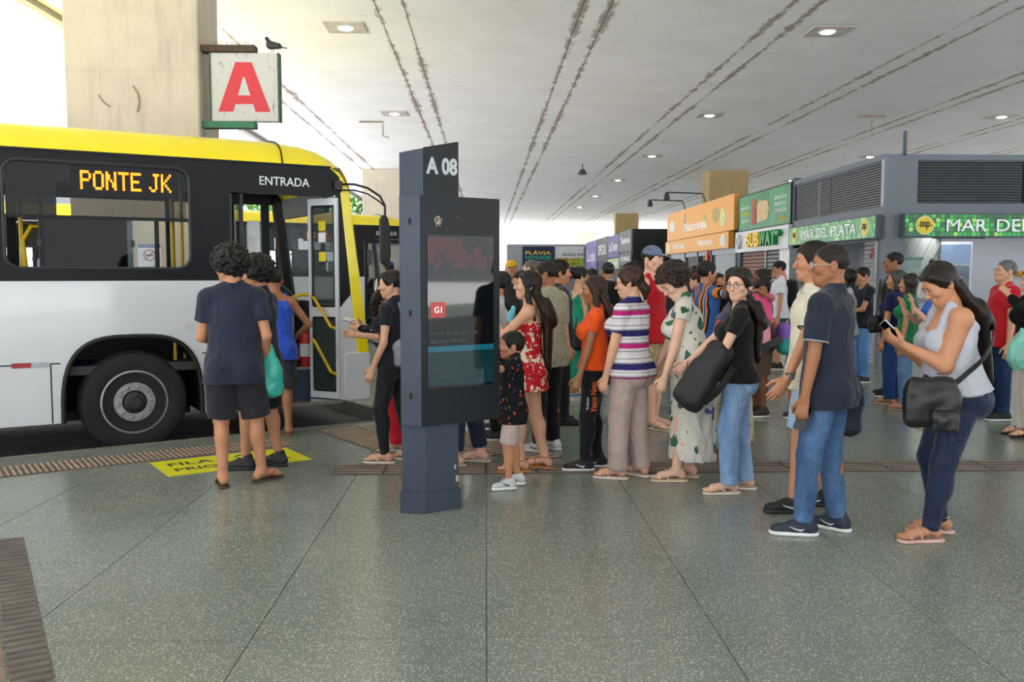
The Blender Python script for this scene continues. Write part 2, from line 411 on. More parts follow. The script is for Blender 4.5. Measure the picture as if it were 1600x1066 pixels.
for i in range(16): x = .2 + i*.034; mb.tube([(x, random.uniform(-.05, .05), 1.02), (x + random.uniform(-.02, .02), 0, 1.10)], .003, 4)
mb.build('bird_spikes', RUST, sg)
mb = MB(); A = [(.0, 0), (.24, 0), (.29, .165), (.545, .165), (.60, 0), (.84, 0), (.55, .8), (.29, .8)]
K = lambda a, b, t: (.30 + a*.85, t, .13 + b*.84)
for quad in ([(0, 0), (.24, 0), (.405, .56), (.29, .8)], [(.84, 0), (.55, .8), (.435, .56), (.60, 0)], [(.29, .8), (.405, .56), (.435, .56), (.55, .8)], [(.278, .125), (.567, .125), (.52, .265), (.322, .265)]):
    mb.prism(quad, K, -.064, -.058)
mb.build('letter', mat_rustyred(), sg)
mb = MB(); mb.prism([(-.0, -.1), (.05, -.1), (.36, -.42), (.0, -.42)], lambda a, b, t: (a, t, b), -.03, .03); mb.build('gusset', M('7d8791', .6), sg)
# totem ------------------------------------------------------------------
TA = R(57); tf = Vector((math.sin(TA), math.cos(TA), 0)); tn = Vector((math.cos(TA), -math.sin(TA), 0))   # along the screen / out of the screen
tot = empty('information_totem', (-.39, 5.81, 0), math.atan2(tf.y, tf.x), 'dark grey information totem with screen and white bay number', 'totem')
# local: x along screen, -y out of the screen
def mat_totem(a, b, name, rough=.35):
    t = NT(name); v = t.coord()
    t.col(t.mix(t.ramp(t.noise(v, 14, 8, .75), [(.6, (0, 0, 0, 1)), (.8, (.5, .5, .5, 1))]), t.ramp(t.noise(v, 2, 5), [(.3, a), (.7, b)]), lin('6f767e')))
    t.set(Roughness=rough, Specular_IOR_Level=.25); return t.m
TMET = mat_totem('39414f', '454e5e', 'totem_steel', .4); TBLK = mat_totem('15181c', '1b1f24', 'totem_black', .3)
plan = [(.0, .0), (.25, .0), (.25, .16), (-.08, .16), (-.118, .105)]
mb = MB(); n = len(plan)
topz = lambda x: 2.315 + (x+.118)*.22
vs = [(x, y, .13) for x, y in plan] + [(x, y, topz(x)) for x, y in plan]
mb.add(vs, [tuple(range(n))[::-1], tuple(range(n, 2*n))] + [(i, (i+1) % n, n+(i+1) % n, n+i) for i in range(n)])
mb.build('post', TMET, tot, bevel=.004)
mb = MB().prism([(a*1.06-.006 + (-.006 if a < .1 else .004), b*1.06-.012) for a, b in plan], lambda a, b, t: (a, b, t), 0, .135); mb.build('base', TMET, tot, bevel=.004)
mb = MB(); mb.prism([(-.003, 2.048), (.253, 2.048), (.253, topz(.25)+.004), (-.003, topz(0)+.004)], lambda a, b, t: (a, t, b), -.006, .0); mb.build('number_plate', TBLK, tot)
mb = MB().box(-.045, .555, -.03, .0, .575, 2.045)
mb.prism([(-.045, -.03), (-.045, .0), (-.045, .11), (-.12, .11), (-.12, .105)], lambda a, b, t: (a, b, t), .575, 2.045)
mb.build('screen_housing', TMET, tot, bevel=.003)
mb = MB().box(-.043, .553, -.034, -.03, .577, 2.043); mb.build('face_frame', TBLK, tot)
def mat_screen():
    t = NT('dim_screen'); v = t.coord(); sx = t.n('ShaderNodeSeparateXYZ'); t.l(v, sx.inputs[0])
    Z = sx.outputs[2]; X = sx.outputs[0]
    c = t.ramp(Z, [(0, '0a0c0e'), (1, '0a0c0e')])
    teal = t.math('MULTIPLY', t.math('GREATER_THAN', Z, .83), t.math('LESS_THAN', Z, 1.06))
    c = t.mix(teal, lin('090b0d'), lin('0e2b30'))
    line = t.math('MULTIPLY', t.math('GREATER_THAN', Z, 1.05), t.math('LESS_THAN', Z, 1.085)); c = t.mix(line, c, lin('12566a'))
    redt = t.math('MULTIPLY', t.math('GREATER_THAN', Z, 1.58), t.math('LESS_THAN', Z, 1.78)); redt = t.math('MULTIPLY', redt, t.math('GREATER_THAN', t.noise(v, 7, 2), .45))
    c = t.mix(redt, c, lin('3a1115'))
    t.col(c); t.set(Roughness=.03, Specular_IOR_Level=.6, Emission_Strength=.25); t.l(c, t.b.inputs['Emission Color']); return t.m
scr = MB().box(0, .5, -.039, -.033, .815, 1.795).build('screen', mat_screen(), tot)
tag(scr, 'dark glossy glass screen')
RED = M('a01a1a', .2, emit=.25)
MB().box(.02, .13, -.0405, -.039, 1.27, 1.37).build('logo_tile', RED, scr)
SCT = M('9aa0a4', .3, emit=.12)
text('lettering', 'G1', M('d8d8d8', .3, emit=.3), scr, (.075, -.041, 1.32), (1, 0, 0), (0, 0, 1), height=.04, bold=.02, ext=.0004)
SCT2 = M('4c5257', .3, emit=.05)
for i, tx in enumerate(('110.1', '110.2', '110.A CARGAS')):
    text('lettering', tx, SCT2, scr, (.02, -.041, .995 - i*.052), (1, 0, 0), (0, 0, 1), height=.018, ext=.0004, align='LEFT')
for i, tx in enumerate(('Turma do dia encontra', 'bairro em Brasília')):
    text('lettering', tx, SCT2, scr, (.02, -.041, 1.17 - i*.05), (1, 0, 0), (0, 0, 1), height=.026, ext=.0004, align='LEFT')
text('lettering', 'A 08', M('b9c0c4', .5), tot, (.128, -.0075, 2.235), (1, 0, 0), (0, 0, 1), height=.11, width=.23, bold=.04, ext=.0006)
SCUF = M('b9b29a', .7)
mb = MB()
for i in range(26):
    a = random.random()*6.28; r_ = .02*random.random()**.5; mb.cbox((.085 + r_*1.4*math.cos(a), -.0345, 1.89 + r_*math.sin(a)*1.2 - (.03 if i > 20 else 0)), (.006, .0015, .006 + .012*random.random()))
mb.build('glue_mark', SCUF, tot)
for z in (1.86, 1.28, .75): MB().box(-.089, -.077, .03, .045, z, z + .04).build('hinge_slot', M('0c0d0f', .5), tot)
MB().cbox((.235, -.001, .20), (.02, .003, .04)).build('scuff', SCUF, tot); MB().cbox((.22, -.001, .28), (.014, .003, .03)).build('scuff', SCUF, tot)
# ================================================================ BUSES
WHITE = M('d2d5db', .25, var=.03, scale=2, coat=.4); YELB = M('f0dc00', .28, var=.04, scale=2, coat=.5)
BLK = M('121418', .4, var=.15, scale=3, spec=.2); RUB = M('0e0f11', .6); DGRY = M('2b2d31', .6); INT = M('33363b', .7)
TYRE = M('1b1b1d', .8, var=.3, scale=5, bump=.2); RIM = M('9a9b9c', .4, metal=.35, var=.3, scale=14); NUT = M('a3a3a0', .35, metal=.8)
RAILY = M('d8b400', .35); GLT = glass('10161a', .45); GLD = glass('050608', .95); GLC = glass('8fa3a6', .16)
LED = M('ff7a08', .4, emit=2.2); CHR = M('b9bcc0', .25, metal=.9); WTXT = M('dfe2e4', .5)
ZR = .14
F57 = {'P': '11110 10001 10001 11110 10000 10000 10000', 'O': '01110 10001 10001 10001 10001 10001 01110', 'N': '10001 11001 11001 10101 10011 10011 10001',
       'T': '11111 00100 00100 00100 00100 00100 00100', 'E': '11111 10000 10000 11110 10000 10000 11111', 'J': '00111 00010 00010 00010 00010 10010 01100',
       'K': '10001 10010 10100 11000 10100 10010 10001', ' ': '00 00 00 00 00 00 00', 'B': '11110 10001 10001 11110 10001 10001 11110', 'R': '11110 10001 10001 11110 10100 10010 10001', '.': '0 0 0 0 0 0 1'}
def led_mesh(s, x0, x1, z0, z1, fn):
    rows = [[] for _ in range(7)]
    for ch in s:
        for i, r_ in enumerate(F57[ch].split()): rows[i] += [int(c) for c in r_] + [0]
    n = len(rows[0]) - 1; mb = MB(); dx = (x1-x0)/n; dz = (z1-z0)/7
    for i in range(7):
        for j in range(n):
            if rows[i][j]:
                for a in (.27, .73):
                    for b in (.27, .73):
                        x = x0 + (j+a)*dx; z = z1 - (i+b)*dz; r_ = .0075
                        mb.add([fn(x-r_, z), fn(x, z-r_), fn(x+r_, z), fn(x, z+r_)], [(0, 1, 2, 3)])
    return mb
def rrect(x0, x1, z0, z1, r, n=5):
    pts = []
    for cx, cz, a0 in ((x1-r, z0+r, -90), (x1-r, z1-r, 0), (x0+r, z1-r, 90), (x0+r, z0+r, 180)):
        for i in range(n+1):
            a = R(a0 + 90*i/n); pts.append((cx + r*math.cos(a), cz + r*math.sin(a)))
    return pts
SIDE = lambda a, b, t: (a, t, b + ZR)
def holed(mb, outer, hole, t0, t1):
    """ring between a rectangle and a rounded hole, both as u,z outlines of one point count"""
    x0, x1, z0, z1 = outer; n = len(hole); cx = sum(p[0] for p in hole)/n; cz = sum(p[1] for p in hole)/n
    out = []
    for (x, z) in hole:
        dx, dz = x-cx, z-cz
        s = min(((x1-cx) if dx > 0 else (x0-cx))/dx if abs(dx) > 1e-9 else 1e9, ((z1-cz) if dz > 0 else (z0-cz))/dz if abs(dz) > 1e-9 else 1e9)
        out.append((cx+dx*s, cz+dz*s))
    # snap the nearest to the corners
    for c in ((x0, z0), (x1, z0), (x1, z1), (x0, z1)):
        i = min(range(n), key=lambda k: (out[k][0]-c[0])**2 + (out[k][1]-c[1])**2); out[i] = c
    vs = [SIDE(*p, t0) for p in hole] + [SIDE(*p, t0) for p in out] + [SIDE(*p, t1) for p in hole] + [SIDE(*p, t1) for p in out]
    fs = []
    for i in range(n):
        j = (i+1) % n
        fs += [(i, j, n+j, n+i), (2*n+i, 2*n+j, 3*n+j, 3*n+i), (i, j, 2*n+j, 2*n+i), (n+i, n+j, 3*n+j, 3*n+i)]
    mb.add(vs, fs)
def make_bus(name, loc, label, led, opened, UB=-9.6):
    B = empty(name, (loc[0], loc[1], ROAD), R(29), label, 'bus', None)
    Wd = 2.5
    P = lambda n_, mb, mat, par=B, **k: mb.build(n_, mat, par, **k)
    # lower side with wheel arches
    def arch(c): return [(c - .61*math.copysign(abs(math.cos(a))**.62, math.cos(a)), .195 + .772*max(0., math.sin(a))**.62) for a in [math.pi*i/26 for i in range(27)]]
    wc, wr = -.445, -6.3
    door = (.47, 1.575)
    low = [(UB, .195)] + arch(wr) + arch(wc) + [(door[0], .195), (door[0], 1.485), (UB, 1.485)]
    P('side_panel', MB().prism(low, SIDE, 0, .04), WHITE)
    for c in (wc, wr):
        P('wheel_arch', MB().tube([SIDE(a, b, -.012) for a, b in arch(c)], .022, 8), RUB, smooth=True)
        mb = MB(); ar = arch(c); m = len(ar)
        mb.add([SIDE(a, b, t) for t in (.0, .75) for a, b in ar], [(i, i+1, m+i+1, m+i) for i in range(m-1)] + [tuple(range(m, 2*m))]); P('wheel_well', mb, RUB)
    for (a, b, z) in ((UB, wc-.62, .735), (wc+.62, door[0], .775)): P('panel_seam', MB().box(a, b, -.002, .001, z+ZR, z+.012+ZR), RUB)
    for a in (-1.145, -2.4, -3.6): P('panel_seam', MB().box(a-.006, a+.006, -.002, .001, .2+ZR, .735+ZR), RUB)
    P('reflector', MB().box(-1.455, -1.30, -.004, .001, .715+ZR, .76+ZR), M('a01820', .3)); P('reflector', MB().box(-1.30, -1.15, -.004, .001, .715+ZR, .76+ZR), M('aeb2ba', .3))
    P('notice', MB().box(.03, .14, -.003, .001, 1.0+ZR, 1.075+ZR), M('c9cbd8', .4))
    # black band with windows
    wins = [(-1.47, .09)] + [(-1.47-1.68*k-1.64, -1.47-1.68*k-.08) for k in range(4)]
    for (a, b) in wins:
        mb = MB(); hole = rrect(a, b, 1.6, 2.55, .12); holed(mb, (a-.04, b+.04, 1.485, 2.645), hole, 0, .035); P('window_band', mb, BLK)
        P('window_gasket', MB().tube([SIDE(x, z, -.006) for x, z in hole], .016, 6, closed=True), DGRY, smooth=True)
        P('window_bar', MB().box(a, b, -.002, .03, 2.045+ZR, 2.075+ZR), BLK)
        w_ = b - a
        first = a == wins[0][0]
        P('pane', MB().box(a+.02, a+.42 if first else b-.02, .015, .02, 2.075+ZR, 2.54+ZR), GLD)
        if first: P('pane', MB().box(a+.42, b-.02, .015, .02, 2.075+ZR, 2.54+ZR), GLT)
        P('pane', MB().box(a+.30, a+1.05, .018, .023, 1.61+ZR, 2.045+ZR), GLD)
        P('pane', MB().box(a+1.0, a+1.27, .008, .013, 1.61+ZR, 2.045+ZR), GLC)
        for x in (a+.29, a+1.26): P('sash', MB().box(x-.02, x+.02, .003, .028, 1.605+ZR, 2.045+ZR), BLK)
        for (x, z) in ((a+.27, 1.80), (a+1.04, 1.80)): P('latch', MB().box(x-.014, x+.02, -.012, .01, z+ZR, z+.06+ZR), DGRY)
    P('front_band', MB().box(.13, door[0], 0, .035, 1.485+ZR, 2.645+ZR), BLK)
    P('rear_band', MB().box(UB, wins[-1][0]-.04, 0, .035, 1.485+ZR, 2.645+ZR), BLK)
    head = [(door[0], 2.345), (1.50, 2.345), (1.62, 2.40), (1.60, 2.55), (1.54, 2.62), (1.45, 2.645), (door[0], 2.645)]
    P('door_header', MB().prism(head, SIDE, 0, .06), BLK)
    text('lettering', 'ENTRADA', WTXT, B, (1.02, -.003, 2.476+ZR), (1, 0, 0), (0, 0, 1), height=.085, width=.51, bold=.006, ext=.001)
    # LED route sign in the first window
    a, b = wins[0]
    P('route_display', MB().box(-.93, .0, .03, .06, 2.27+ZR, 2.53+ZR), M('0b0c0d', .5))
    P('led_lettering', led_mesh(led, -.85, -.07, 2.315+ZR, 2.485+ZR, lambda x, z: (x, .006, z)), LED)['kind'] = 'stuff'
    # no smoking notice
    nt = P('notice', MB().box(-.38, -.175, .024, .028, 1.615+ZR, 1.83+ZR), M('e8e9ec', .5))
    P('notice_header', MB().box(-.378, -.177, .0225, .0245, 1.795+ZR, 1.828+ZR), M('3c5fa8', .5), nt)
    text('lettering', 'PROIBIDO FUMAR', WTXT, nt, (-.277, .0215, 1.811+ZR), (1, 0, 0), (0, 0, 1), width=.18, height=.014, ext=.0004)
    ring = [(-.277 + .05*math.cos(t), .021, 1.725+ZR + .05*math.sin(t)) for t in [i*2*math.pi/18 for i in range(18)]]
    P('ring', MB().tube(ring, .005, 5, closed=True), M('b03040', .5), nt)
    P('slash', MB().tube([(-.31, .021, 1.69+ZR), (-.244, .021, 1.76+ZR)], .004, 5), M('b03040', .5), nt)
    P('cigarette', MB().box(-.31, -.245, .02, .023, 1.718+ZR, 1.73+ZR), INK, nt)
    # roof
    st = [(UB, 2.93), (0.5, 2.93), (1.0, 2.925), (1.25, 2.90), (1.42, 2.85), (1.53, 2.775), (1.60, 2.69), (1.66, 2.58), (1.705, 2.46)]
    nw = 21; vs = []
    for (uu, tp) in st:
        for i in range(nw):
            t = -1 + 2*i/(nw-1); f = (1-abs(t)**6)**(1/1.9); bz = min(2.642, tp-.03)
            vs.append((uu, 1.25 + t*1.262, ZR + bz + (tp-bz)*f))
    fs = [(k*nw+i, k*nw+i+1, (k+1)*nw+i+1, (k+1)*nw+i) for k in range(len(st)-1) for i in range(nw-1)] + [tuple(range(nw))]
    P('roof', MB().add(vs, fs), YELB, smooth=True)
    P('roof_gutter', MB().box(UB, 1.5, -.02, .004, 2.635+ZR, 2.655+ZR), BLK)
    ringp = [(1.0, 1.25 + t*1.266, ZR + 2.646 + (2.93-2.642)*(1-abs(t)**6)**(1/1.9)) for t in [-1 + 2*i/40 for i in range(41)]]
    P('roof_seam', MB().tube(ringp, .009, 5), RUB)
    # front end: yellow corner strips, black pillar, white lower corner
    yo = [(1.50, 2.655), (1.60, 2.60), (1.70, 2.45), (1.785, 1.74), (1.87, 1.06), (1.905, .70)]
    yi = [(1.775, .70), (1.735, 1.06), (1.665, 1.74), (1.60, 2.40), (1.575, 2.55), (1.45, 2.655)]
    P('corner_pillar', MB().prism(yo + yi, SIDE, 0, .14), YELB, bevel=.02); P('corner_pillar', MB().prism(yo + yi, SIDE, Wd-.14, Wd), BLK)
    P('door_pillar', MB().prism([(1.58, 2.40), (1.60, 2.40), (1.665, 1.74), (1.70, 1.33), (1.645, 1.27), (1.58, 1.19)], SIDE, .0, .1), BLK)
    P('front_side', MB().prism([(1.575, .22), (1.575, 1.20), (1.645, 1.28), (1.705, 1.34), (1.735, 1.06), (1.775, .70), (1.72, .22)], SIDE, .005, .1), WHITE)
    P('bumper', MB().prism(rrect(1.62, 1.915, .2, .725, .05), SIDE, -.005, Wd+.005), WHITE, bevel=.02)
    P('front_panel', MB().prism([(1.84, .7), (1.90, .7), (1.845, 1.2), (1.79, 1.2)], SIDE, .12, Wd-.12), WHITE)
    P('windscreen', MB().prism([(1.80, 1.2), (1.815, 1.2), (1.695, 2.45), (1.68, 2.45)], SIDE, .14, Wd-.14), GLC)
    P('front_display', MB().prism([(1.60, 2.22), (1.66, 2.22), (1.64, 2.45), (1.58, 2.45)], SIDE, .5, Wd-.5), M('101113', .5))
    # far side, rear, floor, ceiling
    mb = MB().prism([(UB, .2), (1.75, .2), (1.75, 1.45), (UB, 1.45)], SIDE, Wd-.04, Wd); P('far_side_panel', mb, INT)
    P('far_header', MB().box(UB, 1.6, Wd-.04, Wd, 2.42+ZR, 2.645+ZR), INT)
    for x in [1.5, .35] + [.35-1.68*k for k in range(1, 7)]: P('far_pillar', MB().box(x-.05, x+.05, Wd-.05, Wd, 1.45+ZR, 2.45+ZR), INT)
    P('rear_wall', MB().box(UB, UB+.05, .03, Wd-.03, .2+ZR, 2.64+ZR), WHITE)
    P('bus_floor', MB().box(UB, .40, .05, Wd-.05, .62+ZR, .70+ZR), INT); P('bus_floor', MB().box(.40, 1.75, .62, Wd-.05, .50+ZR, .56+ZR), INT)
    P('inner_ceiling', MB().box(UB, 1.55, .05, Wd-.05, 2.56+ZR, 2.6+ZR), M('54575c', .7))
    P('step', MB().box(door[0], 1.60, -.01, .34, .19+ZR, .225+ZR), CHR); P('step', MB().box(door[0], 1.60, .32, .64, .53+ZR, .56+ZR), CHR)
    P('riser', MB().box(door[0], 1.60, .33, .345, .22+ZR, .535+ZR), M('26384f', .6))
    P('riser', MB().box(door[0], 1.60, .63, .645, .2+ZR, .53+ZR), DGRY)
    P('partition', MB().box(.37, .40, .06, Wd-.9, .2+ZR, 1.35+ZR), INT)
    P('inner_wall', MB().box(1.50, 1.53, .70, 1.3, .56+ZR, 1.25+ZR), M('474b52', .6))
    # dashboard hump and seat
    mb = MB(); pr = [(.85, .56), (.85, 1.05), (.95, 1.34), (1.12, 1.47), (1.3, 1.42), (1.52, 1.18), (1.6, .56)]
    mb.prism(pr, SIDE, .95, 2.2); P('dashboard', mb, M('1b1d20', .35), bevel=.06)
    P('steering_wheel', MB().tube([(1.02 + .12*math.sin(t)*.5, 1.75 + .22*math.cos(t), 1.5+ZR + .2*math.sin(t)) for t in [i*2*math.pi/20 for i in range(20)]], .016, 6, closed=True), RUB)
    mb = MB().box(.45, .53, 1.5, 2.0, .9+ZR, 1.75+ZR); mb.box(.45, .9, 1.5, 2.0, .85+ZR, .97+ZR); P('driver_seat', mb, M('30343c', .7), bevel=.04)
    for k in range(5):
        x = -1.1 - 1.1*k
        for y in (.2, 1.75):
            mb = MB().box(x, x+.09, y, y+.5, .9+ZR, 1.72+ZR); mb.box(x, x+.45, y, y+.5, 1.02+ZR, 1.12+ZR); mb.box(x+.15, x+.2, y+.2, y+.3, .7+ZR, 1.04+ZR); P('passenger_seat', mb, M('39424f', .6), bevel=.03)
    for (x, y) in ((-1.33, .22), (-1.16, .35), (-.02, .3), (.10, .45), (.30, .35), (-2.7, .5)):
        P('handrail', MB().tube([(x, y, .7+ZR), (x, y, 2.56+ZR)], .018, 8), RAILY, smooth=True)
    for (x, y) in ((-1.30, .18), (-1.12, .2)):
        P('handrail', MB().tube([(x, y, 1.55+ZR), (x-.02, y, 1.85+ZR), (x+.05, y, 1.98+ZR), (x+.16, y, 1.97+ZR), (x+.22, y, 1.85+ZR), (x+.2, y, 1.6+ZR)], .02, 8), RAILY if x < -1.2 else DGRY, smooth=True)
    P('handrail', MB().tube([(UB+.5, .6, 2.4+ZR), (.3, .6, 2.4+ZR)], .018, 8), RAILY, smooth=True)
    # doors
    def leaf(x0, y0, x1, y1, frame):
        d = Vector((x1-x0, y1-y0, 0)); L = d.length; d.normalize(); nn = Vector((d.y, -d.x, 0)); z0, z1 = .235, 2.335
        fn = lambda a, b, t: tuple(Vector((x0, y0, b+ZR)) + d*a + nn*t)
        lf = P('door_leaf', MB().prism([(0, z0), (.035, z0), (.035, z1), (0, z1)], fn, -.015, .015), frame)
        for nm, q in (('stile', (L-.035, L, z0, z1)), ('rail', (0.035, L-.035, z1-.07, z1)), ('rail', (.035, L-.035, z0, z0+.07)), ('rail', (.035, L-.035, 1.10, 1.2))):
            P(nm, MB().prism([(q[0], q[2]), (q[1], q[2]), (q[1], q[3]), (q[0], q[3])], fn, -.015, .015), frame, lf)
        for (za, zb) in ((1.2, z1-.07), (z0+.07, 1.10)):
            P('pane', MB().prism(rrect(.04, L-.04, za+.005, zb-.005, .03), fn, -.003, .003), GLT if frame is BLK else glass('3a4648', .5), lf)
            P('gasket', MB().tube([fn(a_, b_, .0) for a_, b_ in rrect(.045, L-.045, za+.01, zb-.01, .03)], .014, 6, closed=True), RUB, lf)
        return lf, fn
    if opened:
        lf, fn = leaf(1.36, .30, 1.565, -.015, WHITE)
        for i, (c_, z) in enumerate((('d6c400', 2.0), ('d8d8dc', 1.88), ('d6c400', 1.68))): P('sticker', MB().prism([(.13, z), (.22, z), (.22, z+.10), (.13, z+.10)], fn, .004, .006), M(c_, .5), lf)
        P('grab_rail', MB().tube([fn(.06, 1.30, .05), fn(.10, 1.30, .06), fn(.32, 1.0, .07), fn(.35, .98, .03)], .016, 8), RAILY, lf, smooth=True)
        P('grab_rail', MB().tube([fn(.06, .86, .05), fn(.10, .84, .06), fn(.32, .52, .07), fn(.35, .50, .03)], .016, 8), RAILY, lf, smooth=True)
        leaf(.50, .30, .475, .0, DGRY); leaf(.56, .30, .59, .02, DGRY)
        P('grab_rail', MB().tube([(1.20, .42, .56+ZR), (1.20, .42, 1.24+ZR), (1.23, .42, 1.31+ZR), (1.30, .40, 1.33+ZR), (1.40, .34, 1.33+ZR)], .019, 8), RAILY, smooth=True)
        P('grab_rail', MB().tube([(.62, .40, .56+ZR), (.62, .40, 1.35+ZR)], .019, 8), RAILY, smooth=True)
    else:
        leaf(.48, .01, 1.02, .01, BLK); leaf(1.03, .01, 1.57, .01, BLK)
    # mirror
    P('mirror_bracket', MB().box(1.53, 1.61, -.05, .02, 2.42+ZR, 2.51+ZR), DGRY)
    arc = [(1.60, -.04, 2.475), (1.72, -.10, 2.475), (1.85, -.14, 2.44), (1.98, -.16, 2.36), (2.03, -.17, 2.26), (2.03, -.17, 2.0)]
    P('mirror_arm', MB().tube([(a_, b_, c_+ZR) for a_, b_, c_ in arc], .013, 6), RUB, smooth=True)
    P('mirror_arm', MB().tube([(a_, b_, c_+ZR-.06) for a_, b_, c_ in arc[:4]] + [(2.02, -.17, 2.26+ZR)], .009, 6), RUB, smooth=True)
    P('mirror', MB().prism([(.0, 0), (.035, .03), (.05, .12), (.045, .40), (.02, .52), (-.03, .55), (-.06, .50), (-.055, .06)], lambda a_, b_, t: (2.03 + a_ + t*.3, -.17 + t, 1.62+b_+ZR), -.11, .11), RUB, bevel=.02)
    P('inner_mirror', MB().prism(rrect(.83, .97, 1.75, 2.12, .04), lambda a_, b_, t: (a_, t, b_+ZR), .75, .79), M('e6ebee', .15), bevel=.01)
    # wheels
    def wheel(c):
        Fw = lambda x, y, h: (c+x, .03+h, .343+ZR+y)
        wh = P('tyre', MB().lathe([(.30, .0), (.33, -.012), (.40, -.02), (.455, -.005), (.478, .03), (.483, .06), (.483, .24), (.46, .28), (.3, .29)], Fw, 48), TYRE, smooth=True)
        rim = P('rim', MB().lathe([(.305, .02), (.30, -.008), (.285, -.012), (.275, .03), (.26, .075), (.20, .045), (.185, .0), (.18, -.005), (.112, -.005), (.105, .05), (.09, .06), (.0001, .06)], Fw, 48), RIM, wh, smooth=True)
        P('hub', MB().lathe([(.1, .04), (.095, -.01), (.06, -.02), (.055, -.035), (.0001, -.035)], Fw, 20), M('242528', .5), rim, smooth=True)
        for k in range(10):
            a_ = k*math.pi/5 + .1
            P('nut', MB().lathe([(.016, -.002), (.016, -.03), (.009, -.036)], lambda x, y, h: Fw(.147*math.cos(a_)+x, .147*math.sin(a_)+y, h), 6), NUT, rim)
            P('vent_hole', MB().lathe([(.026, .0), (.026, -.004)], lambda x, y, h: Fw(.232*math.cos(a_+.3)+x, .232*math.sin(a_+.3)+y, h + .055), 10), RUB, rim)
    wheel(wc); wheel(wr)
    for c in (wc, wr): P('axle', MB().tube([(c, .3, .343+ZR), (c, Wd-.3, .343+ZR)], .1), RUB)
    P('chassis', MB().box(UB+.3, .2, .75, Wd-.1, .1+ZR, .62+ZR), RUB)
    return B
BP = (-2.913, 8.809)
bus1 = make_bus('city_bus', BP, 'yellow, black and white city bus with open entrance door and orange route display', 'PONTE JK', True)
bus2 = make_bus('city_bus', (BP[0]-.25, BP[1]+11.75), 'city bus with closed doors in the next bay, a blue-capped person before it', 'B.R.T', False)
# fire extinguisher on the bus step
def busw(uu, w, z): return (BP[0] + uu*math.cos(R(29)) - w*math.sin(R(29)), BP[1] + uu*math.sin(R(29)) + w*math.cos(R(29)), z)
fe = empty('fire_extinguisher', busw(1.36, .46, .56), R(29), 'red fire extinguisher with white label inside the bus door', 'extinguisher')
MB().lathe([(.0001, 0), (.066, 0), (.07, .01), (.07, .30), (.055, .345), (.025, .36), (.022, .38)], lambda a, b, h: (a, b, h), 20).build('cylinder', M('b3161c', .3), fe, smooth=True)
MB().lathe([(.0715, .10), (.0715, .24)], lambda a, b, h: (a, b, h), 20).build('label_band', M('d8dade', .5), fe, smooth=True)
MB().box(-.02, .05, -.015, .015, .37, .44).build('valve', RUB, fe); MB().tube([(.04, 0, .40), (.09, -.03, .36), (.085, -.04, .2), (.06, -.05, .12)], .01).build('hose', RUB, fe)
# pigeon on the sign is built with the people engine below
# ================================================================ SHOPS
GRY = M('6d7480', .6, var=.06, scale=2); GRD = M('4d545e', .6, var=.08, scale=2); ALU = M('8e9196', .45, metal=.5, var=.1); LAV = M('a9abb4', .7, var=.05, scale=1.5)
SX = 6.63
XS, UPV = (0, -1, 0), (0, 0, 1)      # reading direction on the faces along the hall
def mat_mosaic():
    t = NT('green_mosaic'); v = t.coord((1/.075, 1/.075, 1/.075))
    fl_ = t.n('ShaderNodeVectorMath', operation='FLOOR'); t.l(v, fl_.inputs[0])
    wn = t.n('ShaderNodeTexWhiteNoise'); t.l(fl_.outputs[0], wn.inputs['Vector'])
    c = t.ramp(wn.outputs['Value'], [(0, '0f5a2e'), (.3, '1a7a3a'), (.55, '239a45'), (.8, '4dbb4a'), (.92, '8ecb4e')], 'CONSTANT')
    fr = t.n('ShaderNodeVectorMath', operation='FRACTION'); t.l(v, fr.inputs[0]); sp = t.n('ShaderNodeSeparateXYZ'); t.l(fr.outputs[0], sp.inputs[0])
    def e(s_): return t.math('LESS_THAN', t.math('ABSOLUTE', t.math('SUBTRACT', s_, .5)), .43)
    mk = t.math('MULTIPLY', t.math('MAXIMUM', e(sp.outputs[0]), t.math('MULTIPLY', e(sp.outputs[1]), 1.0)), e(sp.outputs[2]))
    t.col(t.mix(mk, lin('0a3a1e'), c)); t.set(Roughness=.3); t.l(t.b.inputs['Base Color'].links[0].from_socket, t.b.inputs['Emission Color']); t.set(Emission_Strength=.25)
    return t.m
MOS = mat_mosaic()
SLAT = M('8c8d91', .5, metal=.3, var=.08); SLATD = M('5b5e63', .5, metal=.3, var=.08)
def slat_field(parent, p0, along, length, z0, z1, out, pitch, mat, name='slat', tilt=.6):
    """stack of sloping slats, each a part; along/out unit vectors"""
    n_ = int(round((z1-z0)/pitch)); a = Vector(along); o_ = Vector(out)
    me = MB(); d = pitch*.95
    prof = [(0, 0), (.004, 0), (.004+d*.45, -d*.75), (d*.45, -d*.75)]
    vs = [tuple(a*t + o_*q[0] + Vector((0, 0, q[1]))) for t in (0, length) for q in prof]
    me.add(vs, [(0, 1, 2, 3), (4, 5, 6, 7), (0, 1, 5, 4), (1, 2, 6, 5), (2, 3, 7, 6), (3, 0, 4, 7)])
    m_ = me.mesh(name); m_.materials.append(mat)
    for i in range(n_): link(name, m_, None, parent, Vector(p0) + Vector((0, 0, z0 - p0[2] + (i+1)*pitch)))
